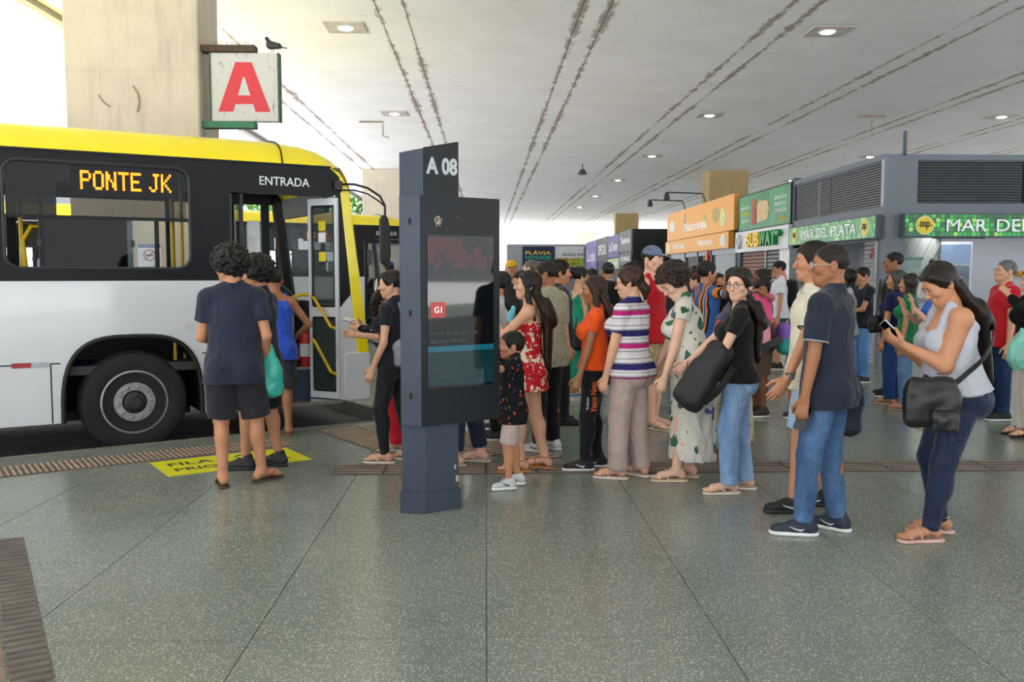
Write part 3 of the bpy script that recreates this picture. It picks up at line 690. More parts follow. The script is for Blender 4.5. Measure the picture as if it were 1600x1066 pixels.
# --- corner snack bar
sb = empty('snack_bar', (SX, 15, 0), 0, 'grey corner snack bar with louvred upper walls and green mosaic signs', 'shop')
def L(p): return (p[0]-SX, p[1]-15, p[2])
def bxs(nm, x0, x1, y0, y1, z0, z1, mat, par=sb, **k): return MB().box(x0-SX, x1-SX, y0-15, y1-15, z0, z1).build(nm, mat, par, **k)
bxs('corner_wall', SX, 7.15, 15, 15.1, 2.72, 3.43, GRY); bxs('corner_wall', SX, 14, 15, 15.1, 3.43, 3.52, GRY); bxs('corner_wall', SX, 14, 15, 15.1, 2.5, 2.72, GRY)
bxs('side_wall', SX, SX+.1, 15.1, 19.5, 3.45, 3.54, GRY); bxs('side_wall', SX, SX+.1, 15.1, 19.5, 2.5, 2.68, GRY); bxs('side_wall', SX, SX+.1, 15.1, 15.2, 2.68, 3.45, M('a9afba', .5))
bxs('upper_back', 7.1, 14, 15.12, 15.14, 2.7, 3.45, M('303338', .8)); bxs('upper_back', SX+.08, SX+.1, 15.1, 19.5, 2.68, 3.45, M('303338', .8))
bxs('roof_slab', SX+.02, 14, 15.02, 19.5, 3.40, 3.5, GRD)
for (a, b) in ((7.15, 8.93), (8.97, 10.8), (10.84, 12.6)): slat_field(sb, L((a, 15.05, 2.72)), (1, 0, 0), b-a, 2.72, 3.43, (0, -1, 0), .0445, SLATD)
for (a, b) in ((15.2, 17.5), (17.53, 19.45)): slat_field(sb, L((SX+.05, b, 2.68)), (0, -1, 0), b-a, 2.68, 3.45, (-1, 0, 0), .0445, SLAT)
bxs('corner_post', SX+.02, SX+.32, 15.02, 15.3, 0, 2.5, GRY); bxs('signal_post', SX+.27, SX+.32, 15.0, 15.03, 3.5, 3.9, GRD)
bxs('post', 10.45, 10.6, 15.05, 15.2, 0, 2.5, GRY)
bxs('back_wall', 6.7, 14, 18.2, 18.3, 0, 3.4, LAV); bxs('inner_ceiling', SX+.05, 14, 15.1, 18.2, 2.62, 2.66, LAV)
bxs('inner_wall', SX+.9, SX+1.0, 16.6, 18.2, 0, 2.6, LAV)
bxs('end_wall', 14, 14.1, 15, 19.5, 0, 3.5, GRY)
for lx, nm in ((8.2, 'near the corner post'), (10.0, 'over the slanted display case'), (12.0, 'over the wide display case')):  # unseen glowing panels, added to brighten the shop interior
    lp = empty('fill_panel', (lx, 16.7, 2.62), 0, 'flat white fill panel added inside the snack bar ' + nm, 'light')
    MB().box(-.62, .62, -.32, .32, -.03, 0).build('frame', ALU, lp); MB().box(-.58, .58, -.28, .28, -.036, -.03).build('lamp', M('ffffff', .4, emit=7.0), lp)
# signs of the snack bar
sgf = empty('shop_sign', (6.87, 14.9, 2.165), 0, 'long green mosaic sign with white lettering on the snack bar front', 'sign')
MB().box(0, 5.5, -.06, .1, -.02, .375).build('housing', GRD, sgf); pn = MB().box(.02, 5.48, -.075, -.06, .0, .355).build('panel', MOS, sgf)
WLET = M('e4e4ec', .4, emit=.15); OUTL = M('14301f', .5)
def letters(par, s, o, xd, h, w, out, ol=.012):
    xv = np.array(xd, float)
    for wd, c0, w0 in (('MAR', -.375, .25), ('DEL', -.085, .21), ('PLATA', .29, .42)):
        p_ = np.array(o) + xv*c0*w
        text('lettering_outline', wd, OUTL, par, tuple(p_), xd, UPV, height=h+2*ol, width=w0*w+2*ol, bold=0., ext=.002)
        text('lettering', wd, WLET, par, tuple(p_ + np.array(out)*.006), xd, UPV, height=h, width=w0*w, bold=0., ext=.003)
letters(sgf, 'MAR DEL PLATA', (2.05, -.08, .18), (1, 0, 0), .2, 2.7, (0, -1, 0))
def emblem(par, c, xd, out, r):
    xd = Vector(xd); out = Vector(out); c = Vector(c); up_ = Vector((0, 0, 1))
    def disc(rr, t0, t1, mat, nm): 
        mb = MB(); mb.lathe([(rr, t0), (rr, t1)], lambda a, b, h: tuple(c + xd*a + up_*b + out*h), 28); return mb.build(nm, mat, par)
    disc(r*1.08, 0, .004, M('e8eccc', .4), 'emblem_rim'); e_ = disc(r, .002, .007, M('e6c81e', .4), 'emblem')
    text('emblem_lettering', 'mp', INK, e_, tuple(c + out*.009 + up_*(-r*.05)), xd, UPV, width=r*1.15, height=r*1.0, bold=.03, ext=.001)
    mb = MB(); mb.tube([tuple(c + xd*r*a + out*.009 + up_*(-r*.02)) for a in (-.95, .95)], r*.035, 4); mb.build('emblem_line', INK, e_)
emblem(sgf, (.34, -.076, .18), (1, 0, 0), (0, -1, 0), .14)
sgs = empty('shop_sign', (SX, 15.12, 2.165), 0, 'pale green mosaic sign with white lettering on the snack bar side', 'sign')
MB().box(-.1, .05, 0, 4.36, -.02, .375).build('housing', GRD, sgs)
t = NT('pale_mosaic'); v = t.coord((1/.075,)*3); fl_ = t.n('ShaderNodeVectorMath', operation='FLOOR'); t.l(v, fl_.inputs[0]); wn = t.n('ShaderNodeTexWhiteNoise'); t.l(fl_.outputs[0], wn.inputs['Vector'])
t.col(t.ramp(wn.outputs['Value'], [(0, '4fa765'), (.4, '6fba78'), (.7, '8fcb8c'), (.9, 'b5dca0')], 'CONSTANT')); t.set(Roughness=.3)
MB().box(-.115, -.1, .02, 4.34, 0, .355).build('panel', t.m, sgs)
letters(sgs, 'MAR DEL PLATA', (-.118, 2.15, .18), XS, .2, 2.75, (-1, 0, 0))
for y in (.42, 3.98): emblem(sgs, (-.116, y, .18), XS, (-1, 0, 0), .145)
# under the side sign
bxs('door_frame', SX, SX+.1, 18.95, 19.5, 0, 2.17, GRD); bxs('door_frame', SX, SX+.08, 17.2, 17.28, 0, 2.17, GRD); bxs('lintel', SX, SX+.1, 15.3, 19.5, 2.1, 2.18, GRD)
slat_field(sb, L((SX+.0, 15.75, 0.0)), (0, -1, 0), .42, 0, 2.1, (-1, 0, 0), .075, M('a6a8ac', .45, metal=.4), 'shutter_slat')
bxs('shutter_rail', SX-.01, SX+.06, 15.28, 15.36, 0, 2.1, M('a9abb0', .45, metal=.4))
hk = tag(MB().tube([(0, 0, 0), (0, 0, -.13), (0, .04, -.17), (0, .08, -.13)], .015).build('shutter_hook', M('c22a30', .4), None, loc=(SX-.03, 15.42, 2.0)), 'small red hook on the shutter rail beside the corner post', 'hook')
TW = M('c9cdc8', .3, var=.05)
tw = bxs('tiled_wall', SX+1.6, SX+1.66, 16.4, 19.4, 0, 2.6, M('9aa09b', .8))
tile_m = MB(); s_ = .21; tile_m.prism([(0, -s_), (s_, 0), (0, s_), (-s_, 0)], lambda a, b, t_: (t_, a, b), -.006, 0); tile_me = tile_m.mesh('wall_tile'); tile_me.materials.append(TW)
for i in range(13):
    for j in range(12):
        y = 16.5 + i*.222; z = .3 + j*.444 + (i % 2)*.222
        if y < 19.3 and z < 2.45: link('tile', tile_me, None, tw, (SX+1.598-SX, y-15, z))
# counter with display cases
ct = empty('counter', (7.3, 15.35, 0), 0, 'pale snack bar counter under the long green sign', 'counter')
MB().box(0, 6.4, 0, .7, 0, 1.0).build('body', M('c3c5c8', .4), ct); MB().box(-.03, 6.43, -.05, .75, 1.0, 1.05).build('top', M('8d9196', .3), ct)
def showcase(x, w_, lab, food):
    c = empty('display_case', (x, 15.45, 1.05), 0, lab, 'display case')
    MB().box(0, w_, 0, .5, 0, .06).build('base', ALU, c)
    MB().prism([(0, .06), (.5, .06), (.5, .42), (.18, .42)], lambda a, b, t_: (t_, a, b), .01, w_-.01).build('glass', glass('b9c6c8', .25), c)
    for xx in (0, w_-.02): MB().prism([(0, .06), (.03, .06), (.2, .42), (.17, .42)], lambda a, b, t_: (t_, a, b), xx, xx+.02).build('frame_bar', ALU, c)
    MB().box(0, w_, .16, .5, .42, .45).build('top', ALU, c)
    return c
showcase(9.05, .95, 'slanted glass display case on the snack bar counter', 1); showcase(10.7, 1.2, 'wide glass display case at the far end of the counter', 1); showcase(7.6, .7, 'small glass display case near the corner post', 1)
tag(MB().box(0, .95, 0, .06, 0, .43).build('menu_screen', M('101114', .25), None, loc=(8.15, 16.4, 2.19)), 'black menu screen hanging above the snack bar counter', 'screen')
dz = empty('drink_cooler', (8.45, 16.9, 0), 0, 'white upright drink cooler behind the counter', 'cooler')
MB().box(0, .7, 0, .6, 0, 2.15).build('body', M('d4d9dc', .4), dz, bevel=.02); MB().box(.06, .64, -.02, 0, .3, 1.7).build('door', glass('7f93a6', .6), dz); MB().box(.04, .66, -.02, 0, 1.75, 2.1).build('header', M('8fa8cc', .4), dz)
FR = [('e39a1c', .05), ('e8b02a', .05), ('d98a18', .055)]
for i in range(14):
    c_, r_ = FR[i % 3]
    tag(MB().lathe([(.0001, -r_)] + [(r_*math.cos(R(a)), r_*math.sin(R(a))) for a in range(-75, 90, 15)] + [(.0001, r_)], lambda a, b, h: (a, b, h), 12).build('orange', M(c_, .5), None, smooth=True, loc=(9.3 + (i % 7)*.1, 15.62 + (i//7)*.1, 1.05+.45+r_)), 'orange fruit lying on top of the slanted display case', 'fruit', 'oranges on the display case')
for i in range(9):
    g_ = empty('juice_glass', (10.75 + i*.12, 15.75, 1.5), 0, 'upturned juice glass in the row on the wide display case', 'glass', 'glasses on the display case')
    MB().lathe([(.028, 0), (.036, .12), (.033, .12), (.026, .01)], lambda a, b, h: (a, b, h), 12).build('bowl', glass('c9d2d6', .35), g_, smooth=True)
    MB().lathe([(.03, -.004), (.03, 0)], lambda a, b, h: (a, b, h), 12).build('foot', glass('c9d2d6', .35), g_)
jm = empty('juice_machine', (7.65, 16.35, 1.05), 0, 'tall glass sided juice machine behind the counter near the corner', 'machine')
MB().box(-.2, .2, -.2, .2, -1.05, .1).build('base', M('8a8f94', .4), jm); MB().box(-.18, .18, -.18, .18, .1, .75).build('tank', glass('a6c9bd', .4), jm); MB().box(-.2, .2, -.2, .2, .75, .8).build('lid', M('5f9a86', .4), jm)
# --- sandwich shop
sw_ = empty('sandwich_shop', (SX, 19.5, 0), 0, 'sandwich shop with rolled down shutters between snack bar and juice shop', 'shop')
def bx2(nm, x0, x1, y0, y1, z0, z1, mat, par=sw_, **k): return MB().box(x0-SX, x1-SX, y0-19.5, y1-19.5, z0, z1).build(nm, mat, par, **k)
bx2('body', SX+.12, 14, 19.55, 23.8, 0, 3.5, GRD)
bx2('pilaster', SX, SX+.15, 19.5, 19.75, 0, 3.6, GRD); bx2('pilaster', SX, SX+.15, 23.6, 23.85, 0, 2.7, GRD)
slat_field(sw_, (.06, 3.95, 0), (0, -1, 0), 1.95, 0, 2.1, (-1, 0, 0), .09, M('a0786a', .5), 'shutter_slat')
slat_field(sw_, (.06, 1.9, 0), (0, -1, 0), .85, 0, 2.1, (-1, 0, 0), .09, M('9b9c9a', .5), 'shutter_slat')
bx2('shutter_guide', SX, SX+.07, 21.42, 21.5, 0, 2.1, ALU)
ps = bx2('poster', SX+.02, SX+.06, 19.8, 20.5, .1, 2.1, M('e2dfe0', .4)); MB().prism([(.3, 1.2), (.75, 1.5), (.6, 1.7), (.35, 1.5)], lambda a, b, t_: (t_, a + .1, b), .012, .02).build('print', M('d83a4c', .4), ps)
fa = empty('shop_sign', (SX, 19.6, 2.1), 0, 'white fascia sign with raised yellow and green lettering', 'sign')
MB().box(-.08, .1, 0, 4.2, 0, .52).build('fascia', M('d9dade', .4), fa)
for ch, y_, w_, c_ in (('S', 2.70, .32, 'f2c400'), ('U', 2.34, .33, 'f2c400'), ('B', 1.98, .32, 'f2c400'), ('W', 1.53, .46, '14923f'), ('A', 1.10, .38, '14923f'), ('Y', .74, .36, '14923f')): text('letter', ch, M(c_, .35), fa, (-.14, y_, .27), XS, UPV, width=w_, height=.34, bold=.04, ext=.06)
mb = MB(); mb.prism([(0, -.035), (.14, -.035), (.14, -.08), (.26, 0), (.14, .08), (.14, .035), (0, .035)], lambda a, b, t_: (t_, .60-a, .36+b), -.2, -.08); mb.build('arrow', M('14923f', .35), fa)
mb = MB(); mb.lathe([(.18, -.16), (.18, -.08)], lambda a, b, h: (h, 3.75+a, .27+b), 8); mb.build('roundel', M('d0d2d6', .4), fa); mb = MB(); mb.lathe([(.11, -.17), (.11, -.155)], lambda a, b, h: (h, 3.75+a, .27+b), 4); mb.build('roundel_mark', M('9ea3a9', .4), fa)
bn = empty('banner', (SX, 19.6, 2.66), 0, 'green sandwich advertising banner on a dark frame', 'banner')
t = NT('green_banner'); v = t.coord(); t.col(t.ramp(t.noise(t.coord((1, .6, .4)), 2.2, 3), [(.35, '1f7a45'), (.65, '3a9a5c')])); t.set(Roughness=.4); t.bump(t.noise(t.coord((1, 2.5, .4)), 1.6, 2), .6, .1)
MB().box(-.03, .0, .05, 4.1, 0, .85).build('sheet', t.m, bn)
mb = MB()
for a in ((.02, .05, 0, .88), (4.1, 4.13, 0, .88)): MB().box(-.04, .02, a[0], a[1], a[2], a[3]).build('frame_bar', DGRY, bn)
MB().box(-.04, .02, .02, 4.13, .85, .88).build('frame_bar', DGRY, bn); MB().box(-.04, .02, .02, 4.13, -.03, 0).build('frame_bar', DGRY, bn)
BREAD = M('d8b88a', .6, var=.3, scale=14); 
mb = MB(); mb.prism([(0, 0), (.9, .06), (1.0, .3), (.85, .5), (.15, .52), (-.05, .3)], lambda a, b, t_: (t_, 2.55-a, .12+b), -.036, -.03); mb.build('sandwich_print', BREAD, bn)
mb = MB(); mb.prism([(0, 0), (.45, 0), (.4, .6), (.05, .62)], lambda a, b, t_: (t_, 2.95-a, .1+b), -.036, -.03); mb.build('cup_print', M('b04a3a', .6, var=.4, scale=18), bn)
for (s, y, z, w_, c_) in (('SANDUÍCHE', .75, .62, .9, 'e8ece8'), ('FRANGO OU', .75, .47, .8, 'e8ece8'), ('COM BACON', .75, .32, .85, 'e8ece8'), ('TRANSFORME', 3.5, .55, .8, 'e8ece8'), ('SEU COMBO', 3.5, .40, .75, 'e6d21c'), ('PEÇA O SEU', 3.5, .22, .6, 'e8ece8'), ('SUBWAY', .55, .12, .55, 'e6b41c')):
    text('lettering', s, M(c_, .5), bn, (-.034, y, z), XS, UPV, width=w_, height=.09, bold=.015, ext=.001)
# --- juice shop
js = empty('juice_shop', (SX, 23.85, 0), 0, 'juice shop with tall orange sign boards and glazed front', 'shop')
def bx3(nm, x0, x1, y0, y1, z0, z1, mat, par=js, **k): return MB().box(x0-SX, x1-SX, y0-23.85, y1-23.85, z0, z1).build(nm, mat, par, **k)
bx3('body', SX+1.2, 14, 23.9, 32.7, 0, 3.4, M('8f8579', .7)); bx3('roof', SX+.05, 14, 23.9, 32.7, 2.9, 3.4, GRD)
for y in (23.95, 26.6, 28.3, 30.1, 32.5): bx3('post', SX, SX+.14, y, y+.16, 0, 2.3, GRD)
bx3('orange_post', SX-.05, SX+.1, 26.95, 27.15, 0, 2.24, M('d8581c', .5)); bx3('lintel', SX, SX+.12, 23.9, 32.7, 2.1, 2.25, ALU)
for (a, b) in ((24.1, 26.5), (28.5, 30.0), (30.3, 32.4)): bx3('glass_front', SX+.05, SX+.07, a, b, .9, 2.1, glass('7d868a', .45)); bx3('sill', SX, SX+.12, a, b, 0, .9, ALU)
os_ = empty('shop_sign', (SX, 23.9, 2.24), 0, 'tall orange sign board with white lettering over the juice shop', 'sign')
ORG = M('e6a03c', .45, var=.06, scale=1.2, stretch=(1, 4, 1)); MB().box(-.1, .04, 0, 8.8, .47, 1.42).build('board', ORG, os_)
text('lettering', 'Naturanja', M('f0ece0', .4), os_, (-.104, 4.5, .78), XS, UPV, width=3.0, height=.36, bold=.02, ext=.003)
def blob(par, nm, y, z, w_, h_, c_, x=-.106):
    mb = MB(); mb.lathe([(1, 0), (1, .004)], lambda a, b, h: (x+h, y+a*w_, z+b*h_), 18); mb.build(nm, M(c_, .5, var=.35, scale=9), par)
blob(os_, 'fruit_print', 1.9, .98, .4, .22, 'a89a4a'); blob(os_, 'fruit_print', 1.15, .85, .3, .26, 'c9cf86'); blob(os_, 'leaf_print', 3.2, .9, .2, .22, 'b8b060'); blob(os_, 'badge', 8.0, .95, .42, .2, 'd8dcd6'); blob(os_, 'figure_print', 5.95, 1.0, .22, .30, 'b89468')
ol = empty('shop_sign', (SX, 23.9, 2.24), 0, 'low orange band sign under the tall juice shop board', 'sign')
MB().box(-.16, .0, .3, 8.8, 0, .44).build('board', ORG, ol)
for y in (2.9, 6.6): text('lettering', 'Naturanja', M('f0ece0', .4), ol, (-.163, y, .22), XS, UPV, width=1.7, height=.24, bold=.02, ext=.002)
blob(ol, 'badge', .85, .22, .3, .17, 'd0d4c8', -.166); blob(ol, 'badge', 8.3, .22, .3, .16, 'e8d8a8', -.166)
for y, nm in ((27.2, 'above the white lettering of the orange sign board'), (30.0, 'above the round badge end of the orange sign board')):
    sp = empty('sign_spotlight', (SX-.05, y, 3.66), 0, 'black arm spotlight ' + nm, 'spotlight', 'spotlights over the juice sign')
    MB().tube([(0, 0, 0), (-.1, 0, .28), (-1.1, .3, .34)], .02).build('arm', DGRY, sp); MB().lathe([(.05, 0), (.09, -.16), (.09, -.22)], lambda a, b, h: (-1.12+a, .3+b, .34+h), 12).build('head', DGRY, sp)
# --- tapioca kiosk
tk = empty('tapioca_kiosk', (6.4, 39.5, 0), 0, 'black kiosk with white lettered side sign beyond the juice shop', 'shop')
KB = M('121214', .5); MB().box(0, 4.8, 0, 3, 2.15, 3.5).build('black_fascia', KB, tk); MB().box(.0, 4.8, 3.0, 20, 2.2, 3.3).build('roof_box', M('45484c', .7), tk); MB().box(.0, 4.8, .3, 20, 0, 2.2).build('body', M('55585c', .7), tk)
for x in (.05, 2.4): MB().box(x, x+.15, 0, .15, 0, 2.2).build('post', GRD, tk)
for i, (y0, y1, z0, z1, c_, s_) in enumerate(((0, 3.6, 2.55, 3.5, '55585a', 'Tapioca'), (0, 3.6, 1.95, 2.5, '3b3d3f', 'VITAMINAS'), (3.7, 7.6, 2.35, 3.45, '5a4a86', 'La Creme'), (3.7, 7.6, 1.8, 2.3, 'aebf8e', 'AÇAÍ'), (7.7, 12.2, 2.2, 3.5, '46484c', 'ESPECIAL'), (12.4, 17.8, 1.5, 3.5, '7a66a8', 'Loja'))):
    r = empty('shop_sign', (6.4, 39.5+y0, z0), 0, ('grey', 'dark', 'purple', 'pale green', 'charcoal', 'lilac')[i] + ' sign board reading ' + s_ + ' on the black kiosk row', 'sign')
    MB().box(-.08, 0, 0, y1-y0, 0, z1-z0).build('board', M(c_, .5), r)
    text('lettering', s_, M('e6e6e6', .5), r, (-.085, (y1-y0)/2, (z1-z0)/2), XS, UPV, width=(y1-y0)*.75, height=(z1-z0)*.42, bold=.02, ext=.002)
# --- far shops
ff = empty('shoe_shop', (1.5, 63.5, 0), 0, 'far shop with closed grey shutter under blue and white signs', 'shop')
MB().box(0, 7.2, -.05, 3, 0, 3.6).build('body', M('9d9fa2', .6), ff); slat_field(ff, (.2, -.06, 0), (1, 0, 0), 6.6, 0, 2.0, (0, -1, 0), .2, M('a7a9ac', .5), 'shutter_slat')
f1 = empty('shop_sign', (2.55, 63.4, 2.1), 0, 'dark blue sign reading FLÁVIA NOVIDADES over the far shop', 'sign')
MB().box(0, 2.2, -.05, .05, 0, 1.35).build('board', M('16294e', .5, var=.3, scale=1.5), f1)
for s_, z, h_, c_ in (('FLÁVIA', .93, .30, 'e6c24a'), ('NOVIDADES', .58, .26, '3fb38a'), ('CALÇADOS E JEANS', .25, .12, 'dfe3ea')): text('lettering', s_, M(c_, .5), f1, (1.1, -.055, z), (1, 0, 0), UPV, width=1.8, height=h_, bold=.02, ext=.002)
f2 = empty('shop_sign', (4.85, 63.4, 2.1), 0, 'white and lime optician sign reading RODO OTICA with price', 'sign')
MB().box(0, 2.6, -.05, .05, .55, 1.35).build('board', M('dcdfe2', .5), f2); MB().box(0, 2.6, -.05, .05, 0, .55).build('price_board', M('9fd24a', .5), f2)
text('lettering', 'RODO OTICA', INK, f2, (1.5, -.055, .78), (1, 0, 0), UPV, width=1.9, height=.2, bold=.02, ext=.002)
for s_, z, x, w_, c_ in (('EXAME + VISTA', .42, .95, 1.6, 'c83a20'), ('79,90', .15, 1.0, 1.2, 'b82a1a'), ('10x', .16, 2.2, .5, 'c86a20'), ('ÚNICO', .42, 2.2, .6, '2a6a2a')): text('lettering', s_, M(c_, .5), f2, (x, -.055, z), (1, 0, 0), UPV, width=w_, height=.2, bold=.03, ext=.002)
# far hall wall behind the shops
tag(MB().box(14.1, 14.4, 15, 62, 0, 3.4).build('wall_right', M('8d8f92', .8)), kind='structure')
# tree outside
def make_tree(x, y, h, lab, seed):
    rnd = random.Random(seed); r = empty('tree', (x, y, ROAD-.02), 0, lab, 'tree')
    MB().tube([(0, 0, 0), (.1, .05, h*.3), (0, 0, h*.55)], [.3, .22, .12], 8).build('trunk', M('5b4c3c', .9, bump=.4), r, smooth=True)
    mb = MB()
    for i in range(2600):
        a = rnd.uniform(0, 6.28); ph = math.acos(rnd.uniform(-1, 1)); rr = rnd.uniform(.65, 1)**.6*h*.36
        c = Vector((rr*math.sin(ph)*math.cos(a), rr*math.sin(ph)*math.sin(a), h*.68 + .8*rr*math.cos(ph))) + Vector([rnd.gauss(0, .25) for _ in range(3)])
        d = Vector([rnd.gauss(0, 1) for _ in range(3)]).normalized()*rnd.uniform(.15, .3); e = d.cross(Vector([rnd.gauss(0, 1) for _ in range(3)])).normalized()*d.length*.5
        mb.add([tuple(c-d), tuple(c+e), tuple(c+d), tuple(c-e)], [(0, 1, 2, 3)])
    tag(mb.build('foliage', M('4d7a2c', .6, var=.35, scale=2), r), kind='stuff')
make_tree(-9.6, 66, 9, 'green street tree beyond the bus lanes', 3); make_tree(-16, 58, 8, 'broad street tree outside past the ceiling edge', 5)
# ================================================================ FIGURE ENGINE: signed distance fields meshed with surface nets
V3 = lambda *a: np.array(a, np.float64)
def unit(v): v = np.asarray(v, float); return v / (np.linalg.norm(v) + 1e-12)
class Field:
    def __init__(s, h): s.h = h; s.ops = []
    def cap(s, a, b, ra, rb=None, k=.02, lat=None, q=1., flat=0, sub=False):
        """tapered capsule; lat = lateral axis with full radius, the third axis is squeezed by q; flat bit1 = flat at b, bit2 = flat at a"""
        s.ops.append(('cap', np.asarray(a, float), np.asarray(b, float), ra, ra if rb is None else rb, k, lat, q, flat, sub)); return s
    def ell(s, c, r, rot=None, k=.02, sub=False):
        r = np.asarray([r]*3 if np.isscalar(r) else r, float)
        s.ops.append(('ell', np.asarray(c, float), r, rot, k, sub)); return s
    def box(s, c, hx, rnd, rot=None, k=.02, sub=False):
        s.ops.append(('box', np.asarray(c, float), np.asarray(hx, float), rot, k, sub, rnd)); return s
    def cut(s, p, n): s.ops.append(('cut', np.asarray(p, float), unit(n))); return s
    def box_of(s):
        lo, hi = np.full(3, 9e9), np.full(3, -9e9)
        for o in s.ops:
            if o[0] == 'cap' and not o[9]: r = max(o[3], o[4]); lo = np.minimum(lo, np.minimum(o[1], o[2]) - r); hi = np.maximum(hi, np.maximum(o[1], o[2]) + r)
            if o[0] in ('ell', 'box') and not o[5]: r = o[2].max() if o[0] == 'ell' else np.linalg.norm(o[2]); lo = np.minimum(lo, o[1]-r); hi = np.maximum(hi, o[1]+r)
        return lo - 3*s.h, hi + 3*s.h
    def mesh(s, disp=None):
        h = s.h; lo, hi = s.box_of(); n = np.ceil((hi-lo)/h).astype(int) + 1
        ax = [(lo[i] + h*np.arange(n[i])).astype(np.float32) for i in range(3)]
        G = np.full(n, .2, np.float32)
        for o in s.ops:
            if o[0] == 'cut':
                _, p, nn = o
                d = ((ax[0]-p[0])*nn[0])[:, None, None] + ((ax[1]-p[1])*nn[1])[None, :, None] + ((ax[2]-p[2])*nn[2])[None, None, :]
                np.maximum(G, d, out=G); continue
            if o[0] == 'cap': r = max(o[3], o[4]); k = o[5]; bl = np.minimum(o[1], o[2]) - r; bh = np.maximum(o[1], o[2]) + r
            else: k = o[4]; r = o[2].max() if o[0] == 'ell' else np.linalg.norm(o[2]); bl = o[1]-r; bh = o[1]+r
            m = k + 3*h
            i0 = np.clip(np.floor((bl-m-lo)/h).astype(int), 0, n); i1 = np.clip(np.ceil((bh+m-lo)/h).astype(int)+1, 0, n)
            if (i1 <= i0).any(): continue
            sl = tuple(slice(a, b) for a, b in zip(i0, i1))
            X = ax[0][sl[0]][:, None, None]; Y = ax[1][sl[1]][None, :, None]; Z = ax[2][sl[2]][None, None, :]
            if o[0] == 'cap':
                _, a, b, ra, rb, k, lat, q, flat, sub = o
                ba = b-a; L2 = ba @ ba + 1e-12; L = math.sqrt(L2)
                px, py, pz = X-a[0], Y-a[1], Z-a[2]
                t0 = (px*ba[0] + py*ba[1] + pz*ba[2]) / L2
                t = np.clip(t0, 0, 1)
                dx, dy, dz = px-t*ba[0], py-t*ba[1], pz-t*ba[2]
                rr = ra + (rb-ra)*t
                if lat is None: d = np.sqrt(dx*dx+dy*dy+dz*dz) - rr
                else:
                    u = ba/L; w = np.asarray(lat, float); w = w - u*(w @ u); w = unit(w); v = np.cross(u, w)
                    e2 = dx*dx+dy*dy+dz*dz; dv = dx*v[0]+dy*v[1]+dz*v[2]
                    k0 = np.sqrt(e2 + dv*dv*(1/q**2-1)); k1 = np.sqrt(e2 + dv*dv*(1/q**4-1)) + 1e-9
                    d = (k0 - rr) * k0 / k1
                if flat & 1: d = np.maximum(d, (t0-1)*L)
                if flat & 2: d = np.maximum(d, -t0*L)
            else:
                c, r, rot, k, sub = o[1:6]
                px, py, pz = X-c[0], Y-c[1], Z-c[2]
                if rot is not None:
                    px, py, pz = [px*rot[0, j] + py*rot[1, j] + pz*rot[2, j] for j in range(3)]
                if o[0] == 'box':
                    rn = o[6]; qx, qy, qz = np.abs(px)-r[0]+rn, np.abs(py)-r[1]+rn, np.abs(pz)-r[2]+rn
                    d = np.sqrt(np.maximum(qx, 0)**2 + np.maximum(qy, 0)**2 + np.maximum(qz, 0)**2) + np.minimum(np.maximum(qx, np.maximum(qy, qz)), 0) - rn
                else:
                  k0 = np.sqrt((px/r[0])**2 + (py/r[1])**2 + (pz/r[2])**2); k1 = np.sqrt((px/r[0]**2)**2 + (py/r[1]**2)**2 + (pz/r[2]**2)**2) + 1e-9
                  d = k0*(k0-1)/k1
            g = G[sl]
            if sub:
                d = -d; hh = np.maximum(k-np.abs(g-d), 0)/k if k else 0
                G[sl] = np.maximum(g, d) + hh*hh*k*.25
            else:
                hh = np.maximum(k-np.abs(g-d), 0)/k if k else 0
                G[sl] = np.minimum(g, d) - hh*hh*k*.25
        return nets(G, lo, h)
def nets(G, lo, h):
    G = G.copy()
    for a in range(3):
        i = [slice(None)]*3; i[a] = 0; G[tuple(i)] = .1; i[a] = -1; G[tuple(i)] = .1
    I = G < 0
    n = np.array(G.shape)
    c = np.zeros(n-1, np.int8)
    for dx in (0, 1):
        for dy in (0, 1):
            for dz in (0, 1): c += I[dx:n[0]-1+dx, dy:n[1]-1+dy, dz:n[2]-1+dz]
    act = (c > 0) & (c < 8); idx = np.argwhere(act); m = len(idx)
    if m == 0: return np.zeros((0, 3)), np.zeros((0, 4), int)
    num = np.full(n-1, -1, np.int64); num[act] = np.arange(m)
    P = np.zeros((m, 3)); cnt = np.zeros(m)
    cor = {}
    for dx in (0, 1):
        for dy in (0, 1):
            for dz in (0, 1): cor[dx, dy, dz] = G[idx[:, 0]+dx, idx[:, 1]+dy, idx[:, 2]+dz]
    for a in range(3):
        for e in range(4):
            o = [0, 0, 0]; o[(a+1) % 3] = e & 1; o[(a+2) % 3] = e >> 1; p = list(o); p[a] = 1
            g0, g1 = cor[tuple(o)], cor[tuple(p)]; x = (g0 < 0) != (g1 < 0)
            t = np.where(x, g0/(g0-g1+1e-12), 0)
            for d in range(3): P[:, d] += np.where(x, o[d] + (t if d == a else 0), 0)
            cnt += x
    P = P/cnt[:, None]; V = lo + (idx + P)*h
    F = []
    for a in range(3):
        b, c_ = (a+1) % 3, (a+2) % 3
        s0 = [slice(None)]*3; s1 = [slice(None)]*3; s0[a] = slice(0, -1); s1[a] = slice(1, None)
        x = I[tuple(s0)] != I[tuple(s1)]; e = np.argwhere(x); e = e[(e[:, b] > 0) & (e[:, c_] > 0) & (e[:, b] < n[b]-1) & (e[:, c_] < n[c_]-1)]
        fl = I[tuple(s0)][tuple(e.T)]
        q = []
        for (db, dc) in ((0, 0), (1, 0), (1, 1), (0, 1)):
            k = e.copy(); k[:, b] -= db; k[:, c_] -= dc; q.append(num[tuple(k.T)])
        q = np.stack(q, 1); q[~fl] = q[~fl][:, ::-1]; F.append(q)
    return V, np.concatenate(F)
